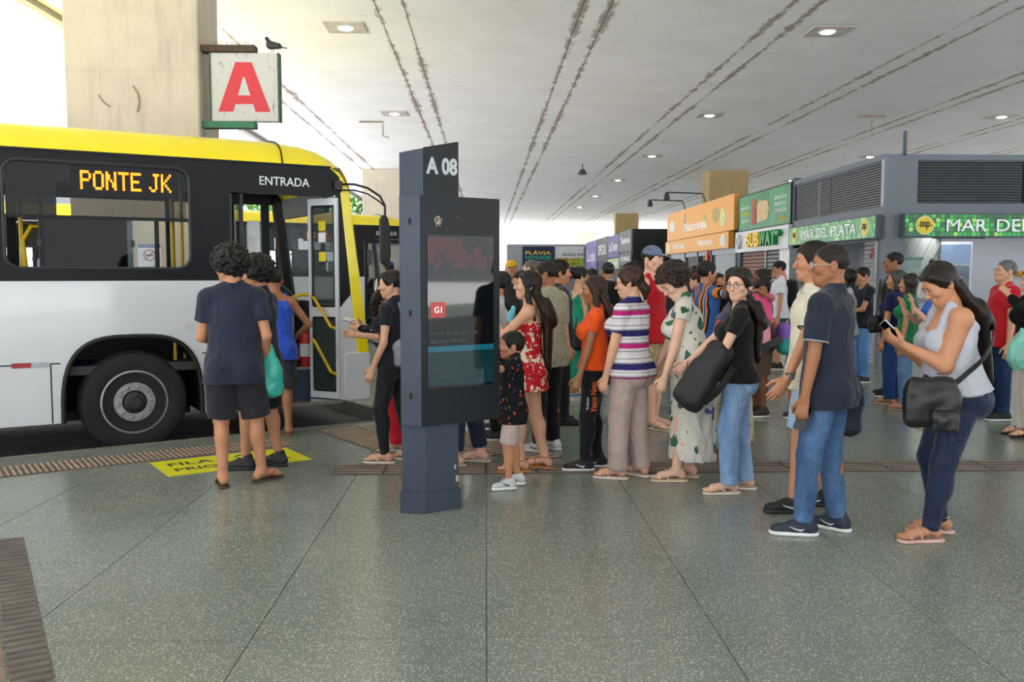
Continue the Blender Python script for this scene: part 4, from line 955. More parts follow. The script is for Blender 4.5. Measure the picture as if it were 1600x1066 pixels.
def smooth_v(V, F, it=1, lam=.5):
    for _ in range(it):
        A = np.zeros_like(V); c = np.zeros(len(V))
        for i in range(4):
            j = (i+1) % 4; np.add.at(A, F[:, i], V[F[:, j]]); np.add.at(A, F[:, j], V[F[:, i]]); np.add.at(c, F[:, i], 1); np.add.at(c, F[:, j], 1)
        V = V*(1-lam) + lam*A/np.maximum(c, 1)[:, None]
    return V
def vnormals(V, F):
    n = np.cross(V[F[:, 2]]-V[F[:, 0]], V[F[:, 3]]-V[F[:, 1]]); N = np.zeros_like(V)
    for i in range(4): np.add.at(N, F[:, i], n)
    return N/(np.linalg.norm(N, axis=1)[:, None]+1e-12)
def wrinkle(seed, amp, freq=(18, 18, 9)):
    r = np.random.RandomState(seed); K = [(r.normal(0, 1, 3)*np.array(freq), r.uniform(0, 6.28)) for _ in range(7)]
    return lambda V: amp*sum(np.sin(V@k+p + 1.3*np.sin(V@(k[::-1]*.6)+p)) for k, p in K)/3.0
def qmesh(name, parts):
    vs, fs, off = [], [], 0
    for V, F in parts: vs.append(V); fs.append(F+off); off += len(V)
    V = np.concatenate(vs).astype(np.float32); F = np.concatenate(fs).astype(np.int32)
    me = bpy.data.meshes.new(name); me.vertices.add(len(V)); me.vertices.foreach_set('co', V.ravel())
    me.loops.add(F.size); me.loops.foreach_set('vertex_index', F.ravel()); me.polygons.add(len(F))
    me.polygons.foreach_set('loop_start', np.arange(0, F.size, 4, dtype=np.int32)); me.polygons.foreach_set('use_smooth', np.ones(len(F), bool))
    me.update(calc_edges=True); return me
def fmesh(name, field, mat, parent, disp=None, sm=1, lam=.4):
    V, F = field.mesh()
    if sm: V = smooth_v(V, F, sm, lam)
    if disp is not None: V = V + vnormals(V, F)*disp(V)[:, None]
    return link(name, qmesh(name, [(V, F)]), mat, parent)
def rotm(yaw=0, pitch=0, roll=0):
    """yaw about z (left +), pitch about x (forward/down +), roll about y (right +)"""
    cy, sy = math.cos(yaw), math.sin(yaw); cp, sp = math.cos(-pitch), math.sin(-pitch); cr, sr = math.cos(roll), math.sin(roll)
    Rz = np.array([[cy, -sy, 0], [sy, cy, 0], [0, 0, 1]]); Rx = np.array([[1, 0, 0], [0, cp, -sp], [0, sp, cp]]); Ry = np.array([[cr, 0, sr], [0, 1, 0], [-sr, 0, cr]])
    return Rz @ Rx @ Ry
def ik(a, b, l1, l2, hint):
    d = b-a; L = np.linalg.norm(d); L = min(L, (l1+l2)*.999); u = unit(d)
    x = (l1*l1 - l2*l2 + L*L)/(2*L); y = math.sqrt(max(l1*l1-x*x, 0))
    hn = np.asarray(hint, float); hn = unit(hn - u*(hn @ u)); m = a + u*x + hn*y
    return m, a + u*L
SKIN = {k: M(c, .48, var=.06, scale=9, spec=.4) for k, c in dict(pale='e6b79d', fair='d9a487', tan='c48a68', brown='a06a4a', dark='74482f', deep='583624').items()}
LIPM = {k: M(c, .4, var=.05) for k, c in dict(pale='b8685e', fair='b0645a', tan='9c5a4c', brown='824538', dark='5f342c', deep='4c2a24').items()}
def hairmat(c, sx=60, sz=6, bmp=.8):
    k = ('hair', c, sx, sz)
    if k in MATS: return MATS[k]
    t = NT('hair_' + c); v = t.coord((sx, sx, sz)); f = t.noise(v, 1.0, 4, .6); cc = lin(c)
    t.col(t.ramp(f, [(.3, tuple(x*.55 for x in cc[:3]) + (1,)), (.75, tuple(min(1, x*1.5) for x in cc[:3]) + (1,))])); t.set(Roughness=.42, Specular_IOR_Level=.35); t.bump(f, bmp, .012)
    MATS[k] = t.m; return t.m
EYEW = M('e2ddd6', .25, var=.03); IRIS = M('2a1a12', .15); BROW = M('1d1410', .7)
def folds(t, strength=.55):
    v = t.coord((1, 1, .6)); nz = t.n('ShaderNodeTexNoise'); nz.inputs['Scale'].default_value = 7; nz.inputs['Detail'].default_value = 2.5; nz.inputs['Distortion'].default_value = 1.6; t.l(v, nz.inputs['Vector'])
    h = t.math('ADD', nz.outputs['Fac'], t.math('MULTIPLY', t.noise(t.coord((260, 260, 260)), 1.0, 1), .02)); t.bump(h, strength, .05)
def cloth(c, rough=.85, weave=True, var=.12, scale=5.):
    k = ('cloth', c, rough)
    if k in MATS: return MATS[k]
    t = NT('cloth_' + c); cc = lin(c); f = t.noise(t.coord(), scale, 4)
    t.col(t.ramp(f, [(.3, tuple(x*(1-var) for x in cc[:3]) + (1,)), (.7, tuple(min(1, x*(1+var)) for x in cc[:3]) + (1,))])); t.set(Roughness=rough, Specular_IOR_Level=.2, Sheen_Weight=.15)
    folds(t, .6 if weave else .2); MATS[k] = t.m; return t.m
def stripes(cols, axis=2, period=.2, name='striped_cloth', off=0.):
    """cols: list of (start fraction, colour)"""
    t = NT(name); v = t.coord(); sp = t.n('ShaderNodeSeparateXYZ'); t.l(v, sp.inputs[0])
    f = t.math('FRACT', t.math('ADD', t.math('DIVIDE', sp.outputs[axis], period), off)); t.col(t.ramp(f, [(p, lin(c)) for p, c in cols], 'CONSTANT')); t.set(Roughness=.85, Specular_IOR_Level=.2)
    folds(t); return t.m
def floral(base, spots, scale=9., th=.5, name='floral_cloth', warp=.12):
    """spots: list of (colour, threshold, scale)"""
    t = NT(name); v = t.coord(); col = t.ramp(t.noise(v, 4), [(.3, lin(base)), (.7, tuple(x*.9 for x in lin(base)[:3]) + (1,))])
    for i, (c, th_, sc) in enumerate(spots):
        nz = t.n('ShaderNodeTexNoise'); nz.inputs['Scale'].default_value = sc*.9; t.l(v, nz.inputs['Vector'])
        ad = t.n('ShaderNodeVectorMath', operation='MULTIPLY_ADD'); t.l(nz.outputs['Color'], ad.inputs[0]); ad.inputs[1].default_value = (warp,)*3; t.l(v, ad.inputs[2])
        of = t.n('ShaderNodeVectorMath', operation='ADD'); t.l(ad.outputs[0], of.inputs[0]); of.inputs[1].default_value = (i*3.7, i*1.9, i*5.1)
        vo = t.n('ShaderNodeTexVoronoi'); vo.inputs['Scale'].default_value = sc; t.l(of.outputs[0], vo.inputs['Vector'])
        col = t.mix(t.math('LESS_THAN', vo.outputs['Distance'], th_), col, lin(c))
    t.col(col); t.set(Roughness=.8, Specular_IOR_Level=.2); folds(t); return t.m
def denim(c='3c5a86', fade='7d9cc4'):
    k = ('denim', c, fade)
    if k in MATS: return MATS[k]
    t = NT('denim_' + c); v = t.coord((1, 1, .45)); f = t.noise(v, 4.5, 6, .65); fine = t.noise(t.coord((200, 200, 40)), 1., 2)
    t.col(t.mix(.25, t.ramp(f, [(.32, lin(c)), (.7, lin(fade))]), t.ramp(fine, [(.3, lin(c)), (.7, lin(fade))]))); t.set(Roughness=.85, Specular_IOR_Level=.2); folds(t, .75)
    MATS[k] = t.m; return t.m
# ================================================================ PEOPLE
LODS = [dict(b=.0105, hd=.0048, hn=.0042, c=.0095, ft=.006), dict(b=.014, hd=.0072, hn=.0068, c=.0125, ft=.009), dict(b=.019, hd=.0105, hn=.010, c=.017, ft=.012)]
PSEED = [0]
def tubes(name, paths, r, mat, parent, seg=6, closed=False):
    mb = MB()
    for p in paths: mb.tube([tuple(q) for q in p], r, seg, closed=closed)
    return mb.build(name, mat, parent, smooth=True)
def person(label, x, y, h, yaw, sex='m', fat=1., skin='tan', lod=0, feet=None, pelvis=(0, 0), drop=0., lean=0., side=0., twist=0., head=(0, 0, 0), headf=1.,
           L=None, Rr=None, top=None, bottom=None, shoes=None, hair=None, face=True, glasses=None, cap=None, z=0., group=None, armf=1., legf=1., legs=None, bust=1., hold=None):
    PSEED[0] += 1; sd = PSEED[0]; lv = LODS[lod]; s = h; f = fat; fem = sex == 'f'; SK = SKIN[skin]
    root = empty('person', (x, y, z), R(yaw), label, 'person', group)
    sole = {'sneaker': .028, 'flip': .016, 'sandal': .02, None: 0}[(shoes or {}).get('kind')]
    feet = feet or ((-.055, .0, 6), (.055, .0, -6))           # x, y, yaw in heights / degrees, optional lift
    pel = V3(pelvis[0]*s, pelvis[1]*s, .522*s - drop*s)
    Rt = rotm(R(twist), R(lean), R(side)); rt, ft, up = Rt[:, 0], Rt[:, 1], Rt[:, 2]
    T = lambda a, b, c: pel + rt*a*s + ft*b*s + up*c*s         # torso frame
    hw = (.086 if fem else .098)*(1 + .45*(f-1)); shc = .276
    sh = {-1: T(-hw, -.004, shc), 1: T(hw, -.004, shc)}; neck = T(0, -.008, .312)
    hs = .139*s/.23*headf; Rh = rotm(R(head[0]), R(head[1]), R(head[2]))
    Ln = s*(1-.522-.312) - .118*hs
    nd = unit(up*.6 + Rh[:, 2]*.4); hc = neck + nd*max(Ln, .04*s) + Rh[:, 1]*.012*s
    Hh = lambda a, b, c: hc + Rh @ (np.array((a, b, c), float)*hs)
    J = dict(pel=pel, neck=neck, head=hc, T=T, H=Hh, root=root, s=s, Rh=Rh, rt=rt, ft=ft, up=up)
    legj = {}
    LD = max([np.linalg.norm(V3(q[0]*s, q[1]*s, .042*s + sole) - pel - V3(sg*.05*s, 0, -.005*s)) for sg, q in zip((-1, 1), feet) if len(q) < 4] or [.47*s])*1.0012
    for sg, ft_ in zip((-1, 1), feet):
        hip = pel + V3(sg*.05*s, 0, -.005*s); lift = ft_[3]*s if len(ft_) > 3 else 0
        ank = V3(ft_[0]*s, ft_[1]*s, .042*s + sole + lift)
        fy = R(ft_[2]); fd = V3(-math.sin(fy), math.cos(fy), 0)
        knee, ank2 = ik(hip, ank, .508*LD, .492*LD, fd + V3(sg*.08, 0, 0)); legj[sg] = (hip, knee, ank2, fd, lift)
    arm = {}
    for sg, spec in ((-1, L), (1, Rr)):
        spec = dict(spec or {}); S0 = sh[sg]
        tgt = spec.get('to'); tgt = (np.array(tgt, float)*s) if tgt is not None else S0 + rt*sg*.04*s + V3(0, .03*s, -.315*s)
        el, wr = ik(S0, tgt, .170*s, .148*s, spec.get('hint', (sg*.35, -1, -.1)))
        d = unit(spec.get('dir', wr-el)); p = np.asarray(spec.get('palm', rt*-sg), float); p = unit(p - d*(p @ d))
        arm[sg] = (S0, el, wr, d, p, spec.get('curl', 25))
    J['arm'] = arm; J['leg'] = legj
    # ---- body
    B = Field(lv['b']); af = (.9 if fem else 1.)*(1 + .9*(f-1))*armf; lf = (1.04 if fem else 1.)*(1 + .6*(f-1))*legf
    tw = [(.0905 if fem else .087), (.078 if fem else .088), (.088 if fem else .098)]
    def torso(Fd, l=0., k=.03, arms=True, breasts=True, lp=None):
        lp = l if lp is None else lp
        Fd.ell(T(0, 0, .0), (tw[0]*f*s*1.04+lp, .066*f*s+lp, .062*s+lp), Rt, k)
        for sg in (-1, 1): Fd.ell(T(sg*.042, -.032*f, -.022), (.049*s*lf+lp, .05*s*lf+lp, .055*s*lf+lp), None, k)
        Fd.cap(T(0, 0, .03), T(0, 0, .19), tw[1]*f*s+l, tw[2]*(1+.55*(f-1))*s*.97+l, k, rt, .70)
        if f > 1.08: Fd.ell(T(0, .022*f, .06), (.082*f*s+l, .062*f*s+l, .085*f*s+l), Rt, k*1.6)
        Fd.ell(T(0, .0, .215), (tw[2]*(1+.5*(f-1))*s+l, .064*(1+.6*(f-1))*s+l, .08*s+l), Rt, k)
        if fem and breasts:
            for sg in (-1, 1): Fd.ell(T(sg*.043*(1+.4*(f-1)), .05*(1+.5*(f-1)), .198), np.array((.042, .042, .042))*s*bust*(1+.5*(f-1))+l, None, k*.8)
        if arms:
            Fd.cap(sh[-1], sh[1], .031*s+l*.8, None, k)
            for sg in (-1, 1): Fd.cap(T(0, -.012, .325), sh[sg]*.75+T(0, -.01, .30)*.25, .030*s+l*.4, .028*s+l, k)
    torso(B)
    for sg in (-1, 1):
        hip, kn, an, fd, _ = legj[sg]
        B.cap(hip, kn, .052*s*lf, .034*s*lf, .025); B.cap(kn, an, .033*s*lf, .0205*s*(1+.3*(lf-1)), .015)
        B.ell(kn*.70+an*.30 - fd*.011*s, (.028*s*lf, .031*s*lf, .06*s), None, .02)
        S0, el, wr, d, p, _ = arm[sg]
        B.cap(S0, el, .0285*s*af, .0215*s*af, .02); B.ell(S0, .031*s*af, None, .02); B.cap(el, wr, .0225*s*af, .0150*s, .012)
    nr = (.0285 if fem else .033)*s*(1 + .35*(f-1))
    B.cap(neck-up*.02*s, Hh(0, -.02, -.045), nr*1.08, nr, .02); B.ell(Hh(0, -.01, .0), np.array((.06, .075, .08))*hs, Rh, .02)
    # feet
    footF = Field(lv['ft'])
    def foot(sg, Fd):
        hip, kn, an, fd, lift = legj[sg]; rgt = V3(fd[1], -fd[0], 0); g = V3(an[0], an[1], sole+lift)
        Q = lambda a, b, c: g + rgt*a*s + fd*b*s + V3(0, 0, c*s)
        Fd.cap(an + V3(0, 0, .035*s), an*1.0, .021*s, .0215*s, .01); Fd.cap(an, Q(0, -.022, .021), .0215*s, .020*s, .015); Fd.cap(Q(0, .0, .03), Q(0, .07, .018), .022*s, .024*s, .015, rgt, .72)
        for i, (o_, l_, r_) in enumerate(((-.0165, .108, .0078), (-.006, .110, .0062), (.003, .106, .0060), (.011, .100, .0058), (.018, .093, .0056))):
            Fd.cap(Q(-sg*-o_ if sg > 0 else -o_, .07, .012), Q((o_ if sg > 0 else -o_), l_, .008), r_*1.1*s, r_*s, .006)
        return Q
    bare = (shoes or {}).get('kind') in ('flip', 'sandal', None)
    Qs = {}
    for sg in (-1, 1): Qs[sg] = foot(sg, footF if bare else Field(.01))
    parts = [B.mesh()]
    parts[0] = (smooth_v(*parts[0], 1, .4), parts[0][1])
    if bare: parts.append(footF.mesh())
    # ---- head
    D = Field(lv['hd'])
    def e(c, r, k=.02, sub=False, rr=None): D.ell(Hh(*c), np.array(r if not np.isscalar(r) else (r,)*3)*hs, Rh if rr is None else rr, k*hs, sub)
    def c_(a, b, ra, rb=None, k=.012): D.cap(Hh(*a), Hh(*b), ra*hs, (ra if rb is None else rb)*hs, k*hs)
    jw = .9 if fem else 1.0
    e((0, -.012, .036), (.075, .094, .081)); e((0, .026, -.022), (.061, .062, .082), .03); e((0, .056, -.088*(.97 if fem else 1)), (.030*jw, .028, .024), .03)
    for q in (-1, 1):
        c_((q*.054*jw, .0, -.05), (q*.012, .058, -.092), .021*jw, .018, .025); e((q*.040, .058, -.022), (.026, .026, .024), .02)
    c_((-.036, .075, .022), (.036, .075, .022), .013, None, .02)
    for q in (-1, 1): e((q*.031, .103, .003), (.020, .019, .014), .014, True)
    c_((0, .087, .008), (0, .107, -.026), .0075, .0098, .010); e((0, .107, -.028), (.0105, .011, .009), .008)
    for q in (-1, 1): e((q*.0115, .097, -.031), (.0075, .010, .007), .006)
    c_((-.016, .088, -.054), (.016, .088, -.054), .0085, None, .01); c_((-.013, .087, -.066), (.013, .087, -.066), .0085, None, .008)
    e((0, .105, -.060), (.024, .012, .0022), .004, True)
    for q in (-1, 1):
        e((q*.081, -.014, -.006), (.0115, .020, .033), .006); e((q*.093, -.010, -.004), (.009, .011, .020), .004, True); e((q*.088, -.013, -.030), (.007, .009, .010), .005)
    D.cap(Hh(0, -.02, -.04), neck*.45+hc*.55 - up*.03*s, nr, nr*1.02, .02)
    parts.append(D.mesh())
    # ---- hands
    for sg in (-1, 1):
        S0, el, wr, d, p, curl = arm[sg]; sv = np.cross(d, p)*sg; N = Field(lv['hn']); hsz = s*(1.0 if fem else 1.06)*(1.1 if headf > 1.1 else 1)
        N.cap(wr - d*.03*s, wr + d*.006*hsz, .0155*s, .0158*s, .01, sv, .85); N.cap(wr + d*.004*hsz, wr + d*.044*hsz, .0175*hsz, .0215*hsz, .01, sv, .48)
        for i, (o_, l_) in enumerate(((.0165, .038), (.0055, .043), (-.0055, .040), (-.016, .031))):
            b0 = wr + d*(.048 - abs(i-1.3)*.002)*hsz + sv*o_*hsz*1.02; pt = b0; ang = 0
            for j, fr in enumerate((.44, .32, .24)):
                ang += R(curl)*(.7, 1., .7)[j]; dd = d*math.cos(ang) + p*math.sin(ang); nx = pt + dd*l_*fr*hsz*1.15
                N.cap(pt, nx, (.0058-.0006*j)*hsz, (.0053-.0006*j)*hsz, .003); pt = nx
        t0 = wr + d*.014*hsz + sv*.017*hsz; t1 = t0 + unit(d*.75 + sv*.6 + p*.35)*.026*hsz; t2 = t1 + unit(d*.95 + sv*.15 + p*(.3 + curl/90))*.024*hsz
        N.cap(t0, t1, .0078*hsz, .0066*hsz, .008); N.cap(t1, t2, .0066*hsz, .0052*hsz, .004)
        parts.append(N.mesh())
    link('body', qmesh('body', parts), SK, root)
    # ---- face details
    if face:
        for q in (-1, 1):
            ec = Hh(q*.031, .0765, .003)
            mb = MB(); mb.lathe([(.0001, -1)] + [(math.cos(R(a)), math.sin(R(a))) for a in range(-60, 90, 30)] + [(.0001, 1)], lambda a, b, c: tuple(ec + np.array((a, c, b))*.0116*hs), 12)
            eo = mb.build('eye', EYEW, root, smooth=True)
            mb = MB(); ic = Hh(q*.031, .0765+.0082, .002); mb.lathe([(.0001, -.6), (.8, -.4), (1, 0), (.8, .4), (.0001, .6)], lambda a, b, c: tuple(ic + Rh @ (np.array((a, c*.75, b))*.0072*hs)), 10); mb.build('iris', IRIS, eo, smooth=True)
            tubes('eyebrow', [[Hh(q*a, b, c) for a, b, c in ((.014, .091, .0235), (.030, .0895, .0275), (.046, .078, .0225))]], [.0028*hs, .0036*hs, .0016*hs], BROW, root)
            tubes('eyelid', [[Hh(q*a, b, c) for a, b, c in ((.018, .0865, .006), (.031, .0905, .0115), (.045, .0825, .006))]], [.0016*hs, .0024*hs, .0014*hs], BROW if fem else SK, root)
        mb = MB()
        for zz, w_, r_ in ((-.0545, .018, .0046), (-.0650, .016, .0054)):
            mb.tube([tuple(Hh(a*w_, 0.0915 - .006*a*a, zz + (.002 if abs(a) < .3 else 0))) for a in (-1, -.5, 0, .5, 1)], [.0015*hs, r_*.8*hs, r_*hs, r_*.8*hs, .0015*hs], 7)
        mb.build('lips', LIPM[skin], root, smooth=True)
    if glasses:
        gm = M(glasses.get('c', '15130f'), .3); gf = empty('glasses', (0, 0, 0)); gf.parent = root
        for q in (-1, 1):
            ring = [Hh(q*.033 + .024*math.cos(a), .103 - .004*abs(math.cos(a)), .001 + .019*math.sin(a)) for a in [i*2*math.pi/16 for i in range(16)]]
            tubes('rim', [ring], .0018*hs, gm, gf, 5, True)
            tubes('temple', [[Hh(q*.057, .098, .006), Hh(q*.078, .05, .008), Hh(q*.082, -.005, .006), Hh(q*.080, -.02, -.008)]], .0017*hs, gm, gf, 5)
            mb = MB(); mb.add([tuple(r_) for r_ in ring], [tuple(range(16))]); mb.build('lens', glass(glasses.get('lens', 'c9d2d6'), glasses.get('a', .18)), gf)
        tubes('bridge', [[Hh(-.01, .103, .004), Hh(0, .107, .007), Hh(.01, .103, .004)]], .0018*hs, gm, gf, 5)
    # ---- hair
    if hair:
        kd = hair['kind']; hm = hairmat(hair.get('c', '17110d'), *((60, 6) if kd in ('long', 'pony', 'bob', 'bun') else (70, 50)))
        A = Field(lv['hd']*1.15 if kd != 'curly' else max(.0055, lv['hd']))
        t = hair.get('t', .012)
        def he(c, r, k=.015, sub=False): A.ell(Hh(*c), np.array(r)*hs, Rh, k*hs, sub)
        def hcap(a, b, ra, rb, k=.03, q=1.): A.cap(a, b, ra*hs, rb*hs, k*hs, Rh[:, 0] if q != 1. else None, q)
        he((0, -.014, .038), (.075+t, .094+t, .081+t))
        fl = hair.get('line', .080 if fem else .068); nl = hair.get('nape', -.072)                # front hairline height, nape height
        fc, fr = np.array((0, .116, fl-.096)), np.array((.2, .078, .10))         # face opening
        bo, bn = np.array((0, .037, -.018)), np.array((0, (-.018-nl), -.122)); bn = bn/np.linalg.norm(bn)
        he(fc, fr, .004, True); A.cut(Hh(*bo), Rh @ bn)
        if kd == 'short':
            for q in (-1, 1): he((q*.085, -.008, -.012), (.03, .021, .034), .004, True)
        if kd == 'curly':
            r_ = np.random.RandomState(sd); cnt = 0; b = hair.get('blob', .017)
            while cnt < hair.get('n', 420):
                dv = unit(r_.normal(0, 1, 3)); q = np.array((0, -.014, .038)) + dv*(np.array((.075, .094, .081)) + t*r_.uniform(.55, 1.25))
                if (((q-fc)/fr)**2).sum() < 1 or (q-bo) @ bn > .004: continue
                he(q, (b*r_.uniform(.6, 1.15),)*3, .004); cnt += 1
        if kd in ('long', 'bob', 'pony', 'bun'):
            for q in (-1, 1): hcap(Hh(q*.058, .042, .078), Hh(q*.078, -.005, .01), .014, .018)
        if kd == 'bob':
            zz = hair.get('to', -.13)
            hcap(Hh(0, -.06, .03), Hh(0, -.055, zz), .075, .07, .04, .62)
            for q in (-1, 1): hcap(Hh(q*.075, .0, .03), Hh(q*.078, .005, zz), .026, .022)
        if kd == 'long':
            to = hair.get('to', .06); wd = hair.get('w', .07); bk = hair.get('back', -.075)*(1+.5*(f-1))
            p0, p1, p2, p3 = Hh(0, -.055, .03), Hh(0, -.075, -.07), T(hair.get('dx', 0), bk-.01, .27), T(hair.get('dx', 0), bk-.012, to)
            A.cap(p0, p1, .07*hs, .068*hs, .03, rt, .6); A.cap(p1, p2, .066*hs, wd*s*.95, .03, rt, .45); A.cap(p2, p3, wd*s*.95, wd*s*.62, .03, rt, .36)
            for q in hair.get('sides', (-1, 1)):
                A.cap(Hh(q*.074, .005, .02), Hh(q*.076, -.005, -.085), .024*hs, .026*hs, .02); A.cap(Hh(q*.076, -.005, -.085), T(q*.06, hair.get('sy', -.03), .24), .026*hs, .028*hs, .02)
                if hair.get('front'): A.cap(T(q*.06, -.0, .26), T(q*.06, .062*f, hair['front']), .03*hs, .022*hs, .02)
        if kd == 'pony':
            a, b, c2 = hair.get('pts', ((0, -.105, .0), (0, -.135, -.05), (0, -.12, -.16)))
            hcap(Hh(0, -.08, .0), Hh(*a), .03, .024); hcap(Hh(*a), Hh(*b), .026, .034); hcap(Hh(*b), Hh(*c2), .034, .014)
        if kd == 'bun': he(hair.get('at', (0, -.10, .06)), (.036, .034, .036), .012)
        ho = fmesh('hair', A, hm, root, wrinkle(sd+50, .0 if kd == 'curly' else min(.0022, t*.25), (75, 75, 12) if kd != 'short' else (90, 90, 90)), 1, .3)
        if hair.get('tip'): pass
        if kd == 'pony':
            a = Hh(*hair.get('pts', ((0, -.105, .0),))[0]); tubes('hair_tie', [[a + Rh @ (np.array((math.cos(q)*.026, 0, math.sin(q)*.026))*hs) for q in [i*2*math.pi/10 for i in range(10)]]], .006*hs, M('1a1a1c', .6), ho, 5, True)
    if cap:
        Cp = Field(max(.005, lv['hd'])); bd = -1 if cap.get('back') else 1
        Cp.ell(Hh(0, -.012, .045), np.array((.084, .103, .088))*hs, Rh, .01).cut(Hh(0, 0, .040), Rh @ V3(0, -.12, -1))
        co = fmesh('cap', Cp, cloth(cap['c'], .8), root)
        Br = Field(.005); Br.cap(Hh(0, bd*.075, .052), Hh(0, bd*.135, .040), .066*hs, .052*hs, .01, Rh[:, 0], .10); Br.ell(Hh(0, .0, .0), np.array((.07, .085, .3))*hs, Rh, .002, True)
        fmesh('brim', Br, cloth(cap.get('c2', cap['c']), .8), co)
    # ---- clothes
    if bottom:
        kd = bottom['kind']; l = bottom.get('l', .012)*s/1.65; P = Field(lv['c']); mt = bottom['m']; wz = bottom.get('waist', .075)
        P.ell(T(0, 0, .0), (tw[0]*f*s*1.04+l, .066*f*s+l, .062*s+l), Rt, .03); P.cap(T(0, 0, .02), T(0, 0, wz), (tw[0]+tw[1])/2*f*s+l, tw[1]*f*s+l*.7, .03, rt, .72)
        for sg in (-1, 1): P.ell(T(sg*.042, -.032*f, -.022), np.array((.049, .05, .055))*s*lf+l*.8, None, .03)
        if f > 1.08: P.ell(T(0, .022*f, .06), (.082*f*s+l, .062*f*s+l, .085*f*s+l), Rt, .045)
        P.cut(T(0, 0, wz), up)
        if kd == 'skirt':
            hz = bottom.get('hem', .28); hr = bottom.get('r', .11); P.cap(T(0, 0, .0), V3(pel[0] + bottom.get('dx', 0)*s, pel[1] + bottom.get('dy', 0)*s, hz*s), .09*s*f+l, hr*s, .03, (1, 0, 0), bottom.get('q', .75), 1)
        else:
            e_ = bottom.get('end', 1.)                       # 1 = hip to ankle
            lk, la = bottom.get('lk', l*1.2), bottom.get('la', l*1.5)
            for sg in (-1, 1):
                hip, kn, an, fd, _ = legj[sg]
                if e_ <= .52:
                    q = e_/.515; en = hip*(1-q) + kn*q; r0 = .052*s*lf; r1 = (.052*(1-q)+.034*q)*s*lf
                    P.cap(hip, en, r0+l, r1+lk, .015, None, 1., 1)
                else:
                    P.cap(hip, kn, .052*s*lf+l, .034*s*lf+lk, .015)
                    q = (e_-.515)/.485; en = kn*(1-q) + an*q + V3(0, 0, -.01*s*(e_ > .97)); P.cap(kn, en, .034*s*lf+lk, (.033*(1-q)+.0205*q)*s*lf+la, .02, None, 1., 1)
                    if la < .02: P.ell(kn*.70+an*.30 - fd*.011*s, np.array((.028, .031, .06))*s*lf + lk*.8, None, .02)
        if bottom.get('slit'):
            a_, b_, r0_, r1_ = bottom['slit']; P.cap(np.array(a_)*s, np.array(b_)*s, r0_*s, r1_*s, .005, None, 1., 0, True)
        am = bottom.get('wr', .0035 if l > .006 else .0012)
        fmesh(bottom.get('name', kd), P, mt, root, wrinkle(sd+9, am, bottom.get('wf', (22, 22, 14))), 1)
    if top:
        kd = top['kind']; l = top.get('l', .012)*s/1.65; U = Field(lv['c']); mt = top['m']; hem = top.get('hem', -.045); hl = top.get('hl', l*1.4)
        bl = bottom.get('l', .012)*s/1.65 if bottom else 0; lp = max(l, bl + .009); hl = max(hl, bl + .010)
        torso(U, l, .03, kd not in ('tank', 'strapless'), True, lp)
        U.cap(T(0, 0, .10), T(0, 0, hem), tw[1]*f*s+l, max((tw[0]+.004)*f*s*1.04, (.05+.0535*lf)*s)+hl+.006, .04, rt, .76, 1)
        U.cut(T(0, 0, hem), -up)
        if kd == 'strapless': U.cut(T(0, .03, top.get('high', .225)), up)
        elif kd == 'tank':
            U.cut(T(0, 0, top.get('high', .245)), up)
            for sg in (-1, 1):
                U.cap(T(sg*.062, .058, .235), T(sg*.064, .01, .322-.002), .017*s, .016*s, .012); U.cap(T(sg*.064, .01, .32), T(sg*.062, -.06, .235), .016*s, .017*s, .012)
            U.ell(T(0, .06, .285), (.045*s, .05*s, .055*s), Rt, .01, True)
        else:
            sl = top.get('sleeve', .55)
            ends = []
            for sg in (-1, 1):
                S0, el, wr, d, p, _ = arm[sg]; ls = l*top.get('sl', 1.2)
                if sl <= 1: en = S0*(1-sl)+el*sl; U.cap(S0, en, .0305*s*af+l*.9, (.0285*(1-sl)+.0215*sl)*s*af+ls+.004, .02, None, 1., 1)
                else:
                    U.cap(S0, el, .0305*s*af+l, .0215*s*af+ls, .02); q = sl-1; en = el*(1-q)+wr*q; U.cap(el, en, .0225*s*af+ls, .0165*s*af+ls*.8, .012, None, 1., 1)
            nk = top.get('neck', .036); U.cap(T(0, .02, .325), T(0, .035, .345), nk*s*1.1, nk*s*1.15, .01, None, 1., 0, True)
        to = fmesh(top.get('name', 'shirt'), U, mt, root, wrinkle(sd+30, top.get('wr', .004), top.get('wf', (16, 16, 11))), 1)
        if kd == 'polo':
            cm = top.get('collar', mt); mb = MB(); n = 14
            for (r0, z0) in ((.039, .305), (.034, .335)): pass
            ring = lambda rr, zz: [tuple(T(rr*math.cos(a), rr*math.sin(a)*1.05 - .004, zz + .012*(-math.sin(a)))) for a in [R(100) + i*R(340)/n for i in range(n+1)]]
            r1, r2, r3 = ring(.040, .306), ring(.035, .338), ring(.049, .308)
            vs = r1 + r2 + r3; m = n+1
            mb.add(vs, [(i, i+1, m+i+1, m+i) for i in range(n)] + [(m+i, m+i+1, 2*m+i+1, 2*m+i) for i in range(n)])
            c_o = mb.build('collar', cm, to, smooth=True); md = c_o.modifiers.new('s', 'SOLIDIFY'); md.thickness = .004
        if top.get('band'):
            for sg in (-1, 1):
                S0, el, wr, d, p, _ = arm[sg]; sl = top.get('sleeve', .55)
                for k_, (o2, c2) in enumerate(top['band']):
                    c0 = S0*(1-sl+o2)+el*(sl-o2); u_ = unit(el-S0); a_ = unit(np.cross(u_, (0, 0, 1) if abs(u_[2]) < .9 else (0, 1, 0))); b_ = np.cross(u_, a_); rr = (.0285*(1-sl)+.0215*sl)*s*af + l*1.2 + .004
                    tubes('sleeve_band', [[c0 + (a_*math.cos(q)+b_*math.sin(q))*rr for q in [i*2*math.pi/18 for i in range(18)]]], .005, cloth(c2), to, 6, True)
